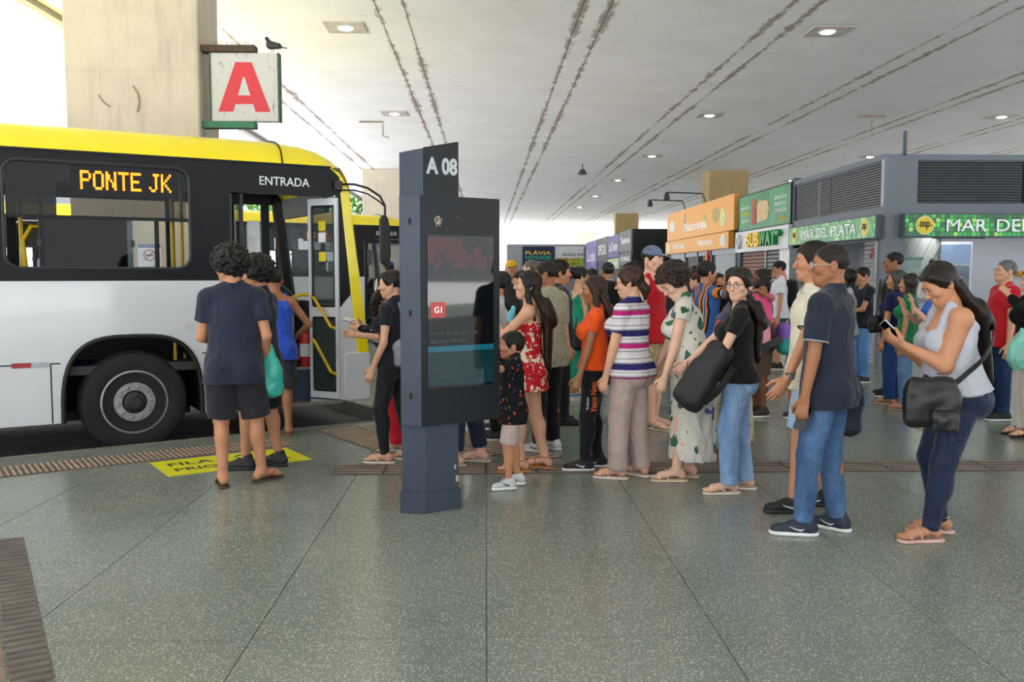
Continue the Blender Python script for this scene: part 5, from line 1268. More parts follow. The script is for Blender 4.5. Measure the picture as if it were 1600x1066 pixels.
    # ---- shoes
    if shoes:
        kd = shoes['kind']
        for sg in (-1, 1):
            hip, kn, an, fd, lift = legj[sg]; rgt = V3(fd[1], -fd[0], 0); g0 = V3(an[0], an[1], lift)
            Q = lambda a, b, c: g0 + rgt*a*s + fd*b*s + V3(0, 0, c)
            sm_ = shoes.get('sole', 'e4e4e2'); vx = .0065 if lod == 0 else .010
            if kd == 'sneaker':
                So = Field(vx); So.cap(Q(0, -.027, .014), Q(0, .088, .014), .0265*s, .029*s, .01, rgt, .5); So.cut(Q(0, 0, .0), (0, 0, -1)); So.cut(Q(0, 0, .027), (0, 0, 1))
                Up = Field(vx); Up.cap(Q(0, -.024, .045), Q(0, .03, .05), .0255*s, .026*s, .02); Up.cap(Q(0, .02, .05), Q(0, .088, .032), .0265*s, .024*s, .02, rgt, .8); Up.cap(Q(0, -.015, .05), an + V3(0, 0, .014*s) - fd*.006*s, .025*s, .024*s, .02, None, 1., 1); Up.cut(Q(0, 0, .02), (0, 0, -1))
                so = fmesh('shoe', Up, M(shoes['c'], .7, var=.15, scale=30), root); fmesh('sole', So, M(sm_, .5), so)
                lc = M(shoes.get('lace', shoes['c']), .7)
                for i in range(4): tubes('lace', [[Q(-.014, .03+.012*i, .088-.010*i), Q(0, .034+.012*i, .094-.010*i), Q(.014, .03+.012*i, .088-.010*i)]], .0032, lc, so, 5)
                if shoes.get('mark'):
                    m_ = M(shoes['mark'], .5)
                    for q in (-1, 1): tubes('mark', [[Q(q*.0255, -.002, .050), Q(q*.0275, .012, .040), Q(q*.0275, .035, .050), Q(q*.026, .050, .062)]], [.002, .0065, .004, .0012], m_, so, 6)
            else:
                t_ = .016 if kd == 'flip' else .02
                So = Field(.0055 if lod == 0 else .009); So.cap(Q(0, -.030, t_/2), Q(0, .010, t_/2), .0235*s, .0225*s, .01, rgt, .5); So.cap(Q(0, .010, t_/2), Q(0, .092, t_/2), .0225*s, .0275*s, .01, rgt, .5); So.cut(Q(0, 0, 0), (0, 0, -1)); So.cut(Q(0, 0, t_), (0, 0, 1))
                so = fmesh(('flip_flop' if kd == 'flip' else 'sandal'), So, M(shoes['c'], .6), root); st = M(shoes.get('strap', shoes['c']), .5)
                W_ = lambda a, b, c: Q(a, b, c*s + t_)
                if kd == 'flip':
                    for q in (-1, 1): tubes('strap', [[W_(-sg*.006, .090, .010), W_(q*.008-sg*.003, .080, .030), W_(q*.020, .055, .030), W_(q*.0255, .025, .006)]], .0042, st, so)
                else:
                    tubes('strap', [[W_(-.026, .078, .004), W_(-.016, .080, .022), W_(0, .082, .026), W_(.016, .080, .021), W_(.026, .078, .004)]], .0055, st, so)
                    tubes('strap', [[W_(-.025, .040, .004), W_(-.018, .046, .034), W_(.0, .050, .042), W_(.018, .046, .034), W_(.025, .040, .004)]], .005, st, so)
                    rr = .026*s; tubes('ankle_strap', [[V3(an[0], an[1], an[2]+.008*s) + V3(math.cos(a)*rr, math.sin(a)*rr, 0) - fd*.003*s for a in [i*2*math.pi/14 for i in range(14)]]], .0038, st, so, 5, True)
    return J
def wpt(J, p):
    """figure-local point to world"""
    r = J['root']; a = r.rotation_euler[2]; return (r.location.x + p[0]*math.cos(a) - p[1]*math.sin(a), r.location.y + p[0]*math.sin(a) + p[1]*math.cos(a), r.location.z + p[2])
# ---------------------------------------------------------------- things people carry
def strap(mb_name, pts, w, mat, parent, t=.003):
    """flat band along pts; pts in the parent's frame"""
    P = [np.asarray(p, float) for p in pts]; c = sum(P)/len(P); mb = MB(); vs = []
    for i, p in enumerate(P):
        d = unit(P[min(i+1, len(P)-1)] - P[max(i-1, 0)]); o = p - c; o = unit(o - d*(o @ d) + 1e-6); b = np.cross(d, o)
        vs += [tuple(p + b*w/2 - o*t), tuple(p - b*w/2 - o*t), tuple(p - b*w/2 + o*t), tuple(p + b*w/2 + o*t)]
    n = len(P); fs = [(4*i+k, 4*i+(k+1) % 4, 4*i+4+(k+1) % 4, 4*i+4+k) for i in range(n-1) for k in range(4)] + [(0, 1, 2, 3), (4*n-4, 4*n-3, 4*n-2, 4*n-1)]
    return mb.add(vs, fs).build(mb_name, mat, parent, smooth=True)
def arc(pts, n=14):
    """smooth curve through points (Catmull-Rom)"""
    P = [np.asarray(p, float) for p in pts]; P = [2*P[0]-P[1]] + P + [2*P[-1]-P[-2]]; out = []
    for i in range(1, len(P)-2):
        for k in range(n):
            t = k/n; a, b, c, d = P[i-1:i+3]; out.append(.5*((2*b) + (c-a)*t + (2*a-5*b+4*c-d)*t*t + (3*b-a-3*c+d)*t**3))
    return out + [P[-2]]
def bag(name, label, cat, loc, rz, size, mat, kind='soft', straps=(), wr=.006, group=None, trim=None, sub=None):
    """size = half extents x, y, z around the base centre"""
    r = empty(name, loc, R(rz), label, cat, group); a, b, c = size; Fd = Field(min(.012, max(.006, min(size)/7)))
    if kind == 'soft':
        Fd.box((0, 0, c*.85), (a, b, c*.85), min(b*.9, c*.4)); Fd.box((0, 0, c*1.5), (a*.82, b*.6, c*.5), b*.5, None, .05)
    elif kind == 'backpack':
        Fd.box((0, 0, c), (a, b*.8, c), b*.75); Fd.box((0, b*.75, c*.72), (a*.8, b*.5, c*.62), b*.42, None, .02); Fd.box((0, b*.55, c*1.55), (a*.72, b*.45, c*.36), b*.4, None, .03)
    elif kind == 'plastic':
        Fd.cap((0, 0, c*.55), (0, 0, c*1.0), a, a*.85, .04, (1, 0, 0), b/a); Fd.cap((0, 0, c*1.0), (0, 0, c*1.9), a*.8, a*.16, .05, (1, 0, 0), b/a); Fd.cut((0, 0, .0), (0, 0, -1))
    fmesh('bag_body' if kind != 'plastic' else 'sack', Fd, mat, r, wrinkle(int(abs(loc[0])*100) + 3, wr, (28, 28, 16)), 1)
    for pts, w, m_ in straps: strap('strap', arc(pts, 8), w, m_, r)
    if kind == 'backpack': tubes('zip', [[(-a*.6, b*1.35, c*.95), (0, b*1.5, c*1.1), (a*.6, b*1.35, c*.95)]], .003, trim or M('3a3a3c', .4), r)
    if kind == 'soft': tubes('zip', [arc([(-a*.85, -b*.5, c*1.55), (0, -b*.8, c*1.7), (a*.85, -b*.5, c*1.55)], 5)], .0035, trim or M('8a8a88', .3, metal=.8), r)
    return r
def phone(J, sg, label, c='141518', off=(0, 0, 0)):
    S0, el, wr, d, p, _ = J['arm'][sg]; s = J['s']; ctr = wr + d*.055*s + p*.016*s + np.array(off)*s
    dv = unit(d*.9 + np.array((0, 0, .4))); sv = unit(np.cross(dv, p)); nn = np.cross(dv, sv); q = empty('phone', wpt(J, ctr), J['root'].rotation_euler[2], label, 'phone')
    K = lambda a, b, t: tuple(sv*a + dv*b + nn*t)
    MB().prism(rrect(-.036, .036, -.074, .074, .008, 3), K, -.004, .004).build('case', M(c, .35), q, bevel=.001)
    MB().prism(rrect(-.033, .033, -.070, .070, .006, 3), K, .0041, .0048).build('screen', M('0c0e12', .15), q)
    return q
BLKC = cloth('17171a'); NAVY = cloth('23273a'); BLKT = M('151517', .5, bump=.15, bscale=90)
skinny = dict(kind='leggings', l=.004)
def tee(m, **k): return dict(dict(kind='tee', m=m, l=.014, name='t_shirt'), **k)
def pants(m, **k): return dict(dict(kind='trousers', m=m, l=.010, lk=.016, la=.022), **k)
def shorts(m, **k): return dict(dict(kind='shorts', m=m, l=.018, lk=.03, end=.48), **k)
FLIP = lambda c, s=None: dict(kind='flip', c=c, strap=s or c)
SNK = lambda c, sole='dcdcda', **k: dict(kind='sneaker', c=c, sole=sole, **k)
def curly(c='16100d', **k): return dict(dict(kind='curly', c=c, t=.032), **k)
# ---------------------------------------------------------------- the queue, from the bus door
j = person('curly haired person in navy t-shirt and shorts with a teal bag', -1.90, 6.666, 1.73, 12, skin='tan', head=(48, 6, 0), feet=((-.02, -.03, 10), (.135, .03, -48)), pelvis=(.035, 0),
    L=dict(to=(-.065, .15, .60), hint=(-.35, -1, -.3)), Rr=dict(to=(.16, .06, .53), hint=(.3, -1, -.2), curl=70), top=tee(cloth('2b2e3f'), l=.018, hem=-.085, sleeve=.62, wr=.005), bottom=shorts(cloth('2a2830'), l=.03, lk=.045, end=.5), shoes=FLIP('4a4038', '2c2622'), hair=curly(t=.036, nape=-.085, n=560), glasses=dict(c='4a4a50', a=.1))
bag('plastic_bag', 'teal plastic carrier bag hanging beside the curly haired person', 'bag', (wpt(j, (.32, .05, 0))[0], wpt(j, (.32, .05, 0))[1], .60), 10, (.10, .06, .22), M('3fb6a4', .3, var=.15, scale=8, alpha=.93), 'plastic', wr=.008)
person('person with curly hair in dark navy shirt and black sneakers behind the teal bag', -1.80, 7.25, 1.67, 78, skin='tan', head=(6, 6, 0), feet=((-.06, .05, 8), (.06, -.06, -14)), L=dict(to=(-.10, .14, .58)), top=tee(cloth('1f2438'), l=.022, hem=-.07), bottom=shorts(cloth('1d1f25'), l=.024, lk=.04, end=.52), shoes=SNK('2b2b30', '232326'), hair=curly(t=.034, nape=-.08, n=520))
person('person in blue sleeveless top stepping up through the bus door', -1.985, 8.73, 1.62, 24, skin='brown', lod=1, lean=7, feet=((-.05, .20, 4, .145), (.045, -.03, -8)), pelvis=(0, .06), drop=.01, Rr=dict(to=(.13, .17, .56), hint=(1, -.6, -.3)), L=dict(to=(-.06, .24, .70)), top=dict(kind='tank', m=cloth('2b52c4', .7), l=.016, hl=.045, high=.285, hem=-.075, name='tank_top'), bottom=shorts(cloth('2a2d34', .6), l=.03, lk=.05, end=.52), shoes=FLIP('8a5a38'), hair=dict(kind='short', c='1a1310', t=.004, line=.07), face=False)
j = person('person in black t-shirt and tight black leggings waiting behind the totem', -.76, 7.44, 1.58, 72, sex='f', skin='fair', feet=((-.05, .03, 6), (.06, -.07, -12)), head=(14, 6, 0), L=dict(to=(-.12, .06, .50), hint=(-.6, -1, 0)), Rr=dict(to=(.02, .2, .66)), top=tee(cloth('1f2029'), l=.006, hem=-.02, sleeve=.5), bottom=dict(skinny, m=cloth('1b1d21', .6)), shoes=FLIP('e6ddd4', 'd9cfc6'), hair=dict(kind='pony', c='191310', t=.008))
bag('handbag', 'grey leather handbag on the hip of the person in black leggings', 'bag', wpt(j, (-.14, -.17, .80)), 72, (.05, .10, .12), M('84848c', .5, bump=.2), 'soft', [([(.02, .0, .2), (.06, .05, .40), (.10, .10, .52)], .02, M('7c7c84', .5))])
j = person('person in red trousers and black dotted long sleeves reading, beyond the black leggings', -.76, 7.98, 1.55, 84, sex='f', skin='fair', lod=1, L=dict(to=(-.05, .22, .70), hint=(-.6, -.6, -.6)), Rr=dict(to=(.05, .22, .70)), top=tee(floral('15151a', [('d8d8d8', .14, 22)], name='dotted_black', warp=0), l=.014, sleeve=1.9, hem=-.06), bottom=pants(cloth('c4122c', .7), la=.04, lk=.03), shoes=FLIP('e6ddd4'), hair=dict(kind='bob', c='191310', t=.01))
bk = empty('open_book', wpt(j, (0, .43, 1.12)), R(84), 'open white book held out by the person in red trousers', 'book')
for sg in (-1, 1): MB().prism([(0, 0), (sg*.09, .02), (sg*.09, .028), (0, .012)], lambda a, b, t: (a, t, b + t*.3), -.07, .07).build('page_block', M('dcdad6', .7), bk)
person('person in navy joggers and pale flip-flops standing behind the totem', -.15, 7.33, 1.66, 85, skin='pale', lod=1, feet=((-.06, .05, 8), (.06, -.06, -10)), top=tee(cloth('a89f8c'), l=.022, hem=-.07), bottom=pants(cloth('2b344c'), l=.018, lk=.026, la=.026, end=.95), shoes=FLIP('d9cdbb'), hair=dict(kind='short', c='1a1310', t=.008))
j = person('small child in black printed shirt and beige shorts beside the red floral dress', .187, 6.509, 1.13, 98, skin='tan', headf=1.22, head=(-5, -2, 0), feet=((-.06, .03, 6), (.06, -.05, -8)), L=dict(to=(-.06, .15, .86), hint=(-1, .3, -.6)), Rr=dict(to=(.06, .2, .86)), top=tee(floral('17161a', [('c0402c', .16, 15), ('c89a3a', .13, 17), ('3a56b0', .12, 14), ('c8c0b8', .09, 19)], name='printed_black', warp=.06), l=.02, hem=-.10, sleeve=.6), bottom=shorts(cloth('c0aca4'), l=.012, lk=.022, end=.515), shoes=SNK('c8cacc', 'e6e6e6', lace='23252c', mark='23252c'), hair=dict(kind='short', c='18120f', t=.014, nape=-.07))
REDF = floral('c01c26', [('d9cbb8', .36, 9), ('b81822', .20, 12), ('ded2c4', .26, 15)], name='red_floral', warp=.35)
j = person('person with very long dark hair in red floral strapless dress', .33, 7.085, 1.57, 82, sex='f', skin='fair', bust=1.1, fat=1.05, feet=((-.05, .03, 10), (.05, -.08, -16)), head=(8, -4, 0), L=dict(to=(-.03, .165, .765), hint=(-1, -.3, -.8), curl=45), Rr=dict(to=(.05, .2, .66)), top=dict(kind='strapless', m=REDF, l=.010, hem=-.04, name='dress_bodice'), bottom=dict(kind='skirt', m=REDF, l=.012, hem=.41, r=.128, q=.85, name='dress_skirt', waist=.09, wr=.006, wf=(40, 40, 3)), shoes=dict(kind='sandal', c='b57a3c', strap='a5682e'), hair=dict(kind='long', c='1d1310', to=.015, w=.082, t=.010, back=-.085))
tw_ = empty('towel', wpt(j, (-.02, .13, 1.10)), R(82), 'light blue cloth held to the chest of the red dress', 'towel')
Fd = Field(.007); Fd.cap((0, 0, .12), (0, .0, -.08), .05, .035, .02, (1, 0, 0), .45); Fd.cap((-.03, 0, .1), (-.07, -.02, .18), .03, .02, .02); fmesh('folded_cloth', Fd, cloth('6fc0dc'), tw_, wrinkle(4, .006, (30, 30, 20)))
person('person in beige t-shirt with dark brown print on the back', .53, 7.86, 1.66, 46, skin='brown', lod=1, fat=1.08, head=(30, 4, 0), top=tee(floral('aba28d', [('4a2e22', .24, 13)], name='printed_beige', warp=.6), l=.026, hem=-.07, sleeve=.75), bottom=pants(cloth('18181c'), l=.016), shoes=SNK('d0d0d4', 'e0e0e0', lace='1a1a1a', mark='1a1a1a'), hair=dict(kind='short', c='15100d', t=.005), face=False)
j = person('person in orange t-shirt and black leggings with long straight brown hair', .86, 7.121, 1.53, 84, sex='f', skin='brown', fat=1.05, legf=1.08, feet=((-.05, .05, 6), (.05, -.02, -8)), head=(4, 4, 0), L=dict(to=(-.125, .085, .48), hint=(-.5, -1, 0)), top=tee(cloth('ee5618'), l=.007, hem=-.0, sleeve=.48), bottom=dict(skinny, m=cloth('16171c', .7)), shoes=SNK('1c1c22', 'e4e4e6', mark='e8e8e8'), hair=dict(kind='long', c='3a2418', to=.10, w=.066, t=.011, back=-.07))
text('lettering', 'Vasco Neto', M('e0622a', .6), j['root'], (-.166, .01, .60), (-.10, 0, 1), (0, 1, 0), width=.24, height=.05, bold=.01, ext=.002)
text('lettering', 'Professor', M('d8d8d8', .6), j['root'], (-.166, .058, .55), (-.10, 0, 1), (0, 1, 0), width=.10, height=.02, ext=.002)
POLO = stripes([(0, 'd8d2d6'), (.10, '8a8490'), (.13, 'dcd8dc'), (.20, 'c02878'), (.34, '8a8490'), (.38, 'dcd8dc'), (.48, '8a8490'), (.50, 'dcd8dc'), (.56, '2c2a66'), (.74, '8a8490'), (.78, 'dcd8dc'), (.88, '8a8490'), (.91, 'dcd8dc')], 2, .245, 'striped_polo', .12)
person('person in pink, white and navy striped polo shirt and beige trousers', 1.09, 6.80, 1.60, 52, sex='f', skin='fair', fat=1.19, legf=1.06, feet=((-.06, .03, 20), (.06, -.03, -8)), head=(18, 8, 0), L=dict(to=(-.135, .06, .475), hint=(-.6, -1, 0), curl=35), top=dict(kind='polo', m=POLO, l=.012, hem=-.035, sleeve=.62, name='polo_shirt', bust=1), bottom=pants(cloth('b8a49c'), l=.008, lk=.014, la=.03), shoes=dict(kind='sandal', c='e0cfc0', strap='d8b8a4'), hair=dict(kind='pony', c='3a2219', t=.014, pts=((0, -.10, -.04), (.02, -.12, -.07), (.02, -.105, -.14))), glasses=dict(c='2a2420', a=.1))
person('tall person in red sleeveless top, khaki shorts and blue-grey cap', 1.66, 9.06, 1.82, -128, skin='pale', lod=1, head=(-8, 2, 0), feet=((-.05, .0, 6), (.05, .03, -6)), top=dict(kind='tank', m=cloth('b8121e', .7), l=.014, hl=.03, high=.265, hem=-.05, name='tank_top'), bottom=shorts(cloth('b29a70'), l=.02, lk=.035, end=.5), shoes=FLIP('d8cfc0', 'e8e4dc'), hair=dict(kind='short', c='1a1210', t=.010), cap=dict(c='66708f'))
FLW = floral('d8d4c8', [('3f6a52', .27, 6), ('d9a8a0', .13, 8), ('6a5f9a', .25, 5.3), ('2f5a42', .16, 9)], name='white_floral', warp=.22)
j = person('person with short curly brown hair bending the head in white floral dress', 1.52, 6.718, 1.63, 76, sex='f', skin='pale', fat=1.17, lean=11, feet=((-.05, .05, 10), (.05, -.0, -8)), pelvis=(0, -.02), head=(24, 38, 0), L=dict(to=(-.12, .11, .47), hint=(-.6, -1, 0), curl=35), Rr=dict(to=(.08, .16, .5)), top=tee(FLW, l=.018, hem=-.02, sleeve=.30, neck=.04, wr=.005), bottom=dict(kind='skirt', m=FLW, l=.012, hem=.10, r=.118, q=.9, name='dress_skirt', waist=.08, wr=.008, wf=(46, 46, 2), slit=((-.095, .085, .28), (-.095, .10, .05), .006, .075)), shoes=dict(kind='sandal', c='dcc0a8', strap='e0d0c0'), hair=curly('2c1a12', t=.036, nape=-.06, n=600, blob=.015))
j = person('person with round glasses and wavy dark hair in black t-shirt and pale jeans', 1.775, 6.346, 1.585, 80, sex='f', skin='pale', fat=1.04, legf=1.05, feet=((-.05, .03, 10), (.05, -.05, -6)), head=(56, 2, 0), L=dict(to=(-.15, .145, .515), hint=(-.7, -1, -.2), curl=30), Rr=dict(to=(.04, .22, .57), curl=35), top=tee(cloth('18181b'), l=.008, hem=-.02, sleeve=.55), bottom=pants(denim('6486b4', 'a4c2e4'), l=.008, lk=.016, la=.026), shoes=FLIP('e8dccf', 'dcc8b4'), hair=dict(kind='long', c='1c1310', to=.10, w=.072, t=.016, front=.18, sides=(1,)), glasses=dict(c='17130f', a=.14))
bp = bag('backpack', 'large black backpack held in front by the person with round glasses', 'backpack', wpt(j, (-.10, .36, .60)), 75, (.19, .11, .27), M('1d1e22', .6, var=.2, bump=.3), 'backpack', [([(-.15, -.08, .10), (-.22, -.12, .25), (-.16, -.12, .42)], .05, BLKT), ([(.05, -.10, .46), (.12, -.20, .62), (.10, -.30, .78)], .05, BLKT)])
bp.rotation_euler = (Matrix.Rotation(R(32), 3, 'Y') @ Matrix.Rotation(R(75), 3, 'Z')).to_euler()
j = person('person with long black hair, grey-purple t-shirt and long floral skirt behind the round glasses', 2.05, 7.45, 1.60, 74, sex='f', skin='brown', lod=1, head=(-10, 0, 0), L=dict(to=(-.14, .12, .56), hint=(-1, -.6, 0)), top=tee(cloth('5c5876'), l=.014, hem=-.04, sleeve=.6), bottom=dict(kind='skirt', m=floral('b8ae90', [('2f4a3a', .25, 9), ('b04a40', .16, 7), ('d8cfb8', .2, 12)], name='dark_floral', warp=.25), l=.014, hem=.10, r=.13, q=.85, name='long_skirt', wr=.008, wf=(40, 40, 2)), shoes=FLIP('c8443c'), hair=dict(kind='long', c='141013', to=.10, w=.07, t=.01))
bag('tote_bag', 'coral red bag hanging from the arm of the grey-purple t-shirt', 'bag', wpt(j, (-.30, .10, .90)), 74, (.10, .05, .14), M('e0485a', .5, var=.1), 'soft')
j = person('person in cream polo shirt, pale denim shorts and black sneakers', 2.12, 5.85, 1.75, 82, skin='tan', feet=((-.06, .06, 6), (.055, -.06, -10)), head=(0, 0, 0), L=dict(to=(-.165, .145, .43), hint=(-.5, -1, .1), curl=22, dir=(-.1, .6, -.8)), top=dict(kind='polo', m=cloth('ddd6c4'), l=.016, hem=-.06, sleeve=.72, name='polo_shirt', band=[(.0, '1d1d20')]), bottom=shorts(denim('8fa9cc', 'd4dfee'), l=.02, lk=.036, end=.46), shoes=SNK('202126', '2a2a2e', mark='e4e4e4'), hair=dict(kind='short', c='14100d', t=.016, nape=-.05), face=True)
S0, el, wr, d, p, _ = j['arm'][-1]; wt = empty('wristwatch', wpt(j, wr - d*.03), R(82), 'smartwatch on the wrist of the cream polo shirt', 'watch')
a_ = unit(np.cross(d, p)); strap('band', [(a_*math.cos(q) + p*math.sin(q))*.030 for q in [i*2*math.pi/16 for i in range(17)]], .02, BLKT, wt); MB().cbox(tuple(-p*.034), (.014, .034, .036)).build('case', M('9a9ca0', .3, metal=.8), wt, bevel=.004)
j = person('person in navy polo shirt and blue jeans seen from behind, phone in hand', 2.02, 5.279, 1.72, 50, skin='brown', feet=((-.065, .05, 28), (.07, -.02, -4)), head=(26, 0, 0), L=dict(to=(-.15, .03, .455), hint=(-.6, -1, 0), curl=55), Rr=dict(to=(.15, .05, .46), hint=(.6, -1, 0)), top=dict(kind='polo', m=cloth('262b3b'), collar=cloth('262b3b'), l=.020, hem=-.075, sleeve=.72, name='polo_shirt', band=[(.0, '9aa0aa')]), bottom=pants(denim('2f4a70', '6486b0'), l=.010, lk=.016, la=.024), shoes=SNK('2b3044', 'e8e8e6', mark='d8d8da'), hair=dict(kind='short', c='1c1512', t=.0035, line=.07, nape=-.04), glasses=dict(c='b8bcc0', a=.12))
phone(j, -1, 'dark phone in the hanging hand of the navy polo shirt', '12211f', (0, 0, -.01))
bag('shoulder_bag', 'dark navy bag with a hanging cap beside the blue jeans', 'bag', wpt(j, (.24, -.03, .56)), 20, (.10, .06, .19), M('1b2033', .6, bump=.3), 'soft', [([(0, 0, .36), (-.05, .0, .6), (-.10, .02, .9), (-.12, -.02, 1.0)], .035, BLKT)], wr=.010)
# the last in the queue
j = person('person with long dark hair in grey sleeveless top and navy leggings looking at a phone', 2.66, 5.184, 1.63, 84, sex='f', skin='tan', fat=1.30, armf=1.12, lean=8, pelvis=(0, -.05), feet=((-.06, .05, 8), (.06, -.03, -10)), head=(8, 34, 0), L=dict(to=(-.045, .155, .70), hint=(-.5, -1, -1), curl=35, palm=(.6, -.2, .8)), Rr=dict(to=(.035, .155, .70), hint=(.5, -1, -1), curl=35, palm=(-.6, -.2, .8)), top=dict(kind='tank', m=cloth('b8bac6'), l=.006, hem=.01, name='tank_top'), bottom=dict(skinny, m=cloth('1d2a45', .55), waist=.10), shoes=dict(kind='sandal', c='d9b3aa', strap='d0a49a'), hair=dict(kind='long', c='1f1411', to=.055, w=.066, t=.012, back=-.085, sides=(1,)))
phone(j, -1, 'white backed phone held up by the person in the grey top', 'd8dade', (0, 0, .012))
BB = bag('crossbody_bag', 'black leather crossbody bag at the hip of the grey sleeveless top', 'bag', wpt(j, (-.285, .17, .70)), 172, (.15, .065, .14), M('161618', .35, bump=.2), 'soft', (), trim=M('b8b8b4', .3, metal=.8))
def to_local(r, w): a = r.rotation_euler[2]; dx, dy = w[0]-r.location.x, w[1]-r.location.y; return (dx*math.cos(a)+dy*math.sin(a), -dx*math.sin(a)+dy*math.cos(a), w[2]-r.location.z)
strap('strap', arc([to_local(BB, wpt(j, q)) for q in ((-.27, .07, .92), (-.25, -.02, .99), (-.20, -.15, 1.10), (-.09, -.235, 1.24), (.06, -.19, 1.36), (.12, -.06, 1.385))], 8), .045, BLKT, BB)
bag('coin_purse', 'small black zipped purse hanging on the crossbody bag', 'bag', wpt(j, (-.375, .13, .69)), 172, (.07, .025, .06), M('1c1c1f', .35, bump=.2), 'soft', (), trim=M('b8b8b4', .3, metal=.8))
# ---------------------------------------------------------------- people farther off
CUS = 'people around the snack bar'
person('person with grey pinned hair, navy t-shirt and blue jeans seen from behind', 4.84, 10.6, 1.59, 38, sex='f', skin='tan', lod=1, fat=1.1, head=(30, 0, 0), top=tee(cloth('1d2350'), l=.014, hem=-.05, sleeve=.6), bottom=pants(denim('1e3a72', '3a5c9a'), l=.006, la=.03), shoes=dict(kind='sandal', c='c8b49a'), hair=dict(kind='bob', c='4a4846', t=.012, to=-.10), face=False)
bag('handbag', 'small black handbag at the side of the navy t-shirt', 'bag', (4.58, 10.55, .86), 40, (.10, .05, .10), M('1a1a1e', .45), 'soft', [([(.02, 0, .18), (.10, .02, .4), (.2, .05, .62)], .02, BLKT)])
person('person with glasses in black jacket and white shirt facing the counter', 5.12, 11.3, 1.82, 72, skin='brown', lod=2, top=tee(cloth('1a1a1e'), l=.03, sleeve=1.8), bottom=pants(denim()), shoes=SNK('202024'), hair=dict(kind='short', c='17120f', t=.005), glasses=dict(c='17130f', a=.12))
person('person in green top with dark hair between the navy and blue t-shirts', 4.80, 10.2, 1.55, 60, sex='f', skin='tan', lod=2, top=tee(cloth('1d7a4a')), bottom=pants(denim('4a6a9a', '7d9cc4')), shoes=FLIP('b89a80'), hair=dict(kind='bob', c='2c2420', t=.012, to=-.11), face=False)
person('person in bright blue t-shirt raising both hands near the snack bar', 4.52, 8.95, 1.60, 82, sex='f', skin='fair', lod=1, head=(0, -8, 0), L=dict(to=(-.06, .17, .76), hint=(-.6, -.4, -1), dir=(-.1, .2, 1), palm=(.3, 1, 0), curl=15), Rr=dict(to=(.05, .19, .74), hint=(.6, -.4, -1), dir=(0, .3, 1), palm=(-.3, 1, 0), curl=15), top=tee(cloth('2c62cc'), l=.012), bottom=pants(denim()), shoes=FLIP('c8b49a'), hair=dict(kind='pony', c='4a3a2c', t=.008))
person('person with grey hair and glasses in red t-shirt and dark jeans', 5.47, 9.45, 1.69, 84, skin='fair', lod=1, fat=1.1, head=(4, -8, 0), top=tee(cloth('c01a28'), l=.022, hem=-.06), bottom=pants(denim('1c2a4c', '2e4470')), shoes=SNK('1c1c20', 'd8d8d8'), hair=dict(kind='short', c='6a6866', t=.008), glasses=dict(c='8a8480', a=.1))
j = person('person in black embroidered top and white trousers with a teal bag', 5.16, 8.45, 1.60, 80, sex='f', skin='fair', lod=1, head=(4, 0, 0), L=dict(to=(-.05, .16, .86), hint=(-1, -.2, -.6), curl=40), top=tee(floral('161618', [('b8b0a0', .06, 26)], name='embroidered_black', warp=.3), l=.02, sleeve=1.6, hem=-.03), bottom=pants(cloth('d8d2cc'), l=.012, la=.03), shoes=dict(kind='sandal', c='1c1a1a'), hair=dict(kind='short', c='2a1e16', t=.014, nape=-.06))
bag('plastic_bag', 'pale teal plastic bag hanging before the white trousers', 'bag', (4.93, 8.22, .66), 0, (.12, .08, .20), M('7fc8b8', .35, var=.15, scale=8, alpha=.9), 'plastic', wr=.01)
person('person with dark bob in pale grey t-shirt near the tiled wall', 4.62, 11.5, 1.61, 70, sex='f', skin='fair', lod=2, top=tee(cloth('b9c2c0')), bottom=pants(denim()), shoes=FLIP('c8b49a'), hair=dict(kind='bob', c='16120f', t=.012, to=-.14), glasses=dict(c='17130f', a=.1))
person('young person in dark t-shirt looking down beside the shutter', 5.37, 12.8, 1.64, 100, skin='tan', lod=2, head=(0, 14, 0), L=dict(to=(-.05, .2, .62)), Rr=dict(to=(.05, .2, .62)), top=tee(cloth('1f2430')), bottom=pants(denim('4a78b8', '7da4d8')), shoes=SNK('2a2a30'), hair=dict(kind='short', c='14100d', t=.014))
person('staff member in light blue shirt behind the snack bar counter', 8.25, 16.55, 1.84, 150, skin='dark', lod=2, top=tee(cloth('9cb4d4')), bottom=pants(BLKC), shoes=SNK('202024'), hair=dict(kind='short', c='120e0c', t=.010))
person('person in dark cap, sunglasses and white t-shirt with backpack by the shutters', 4.74, 14.6, 1.75, 82, skin='tan', lod=1, top=tee(cloth('dfe2ea'), l=.02), bottom=shorts(cloth('3a4252'), l=.02, lk=.035), shoes=SNK('17171a'), hair=dict(kind='short', c='17120f', t=.006), cap=dict(c='1f1c20'), glasses=dict(c='101012', lens='101012', a=.9))
bag('backpack', 'black backpack worn over the white t-shirt by the shutters', 'backpack', (4.95, 14.63, 1.0), -98, (.15, .09, .23), BLKC, 'backpack', [([(-.1, -.06, .42), (-.1, -.22, .46), (-.1, -.34, .3), (-.1, -.12, .08)], .05, BLKT)])
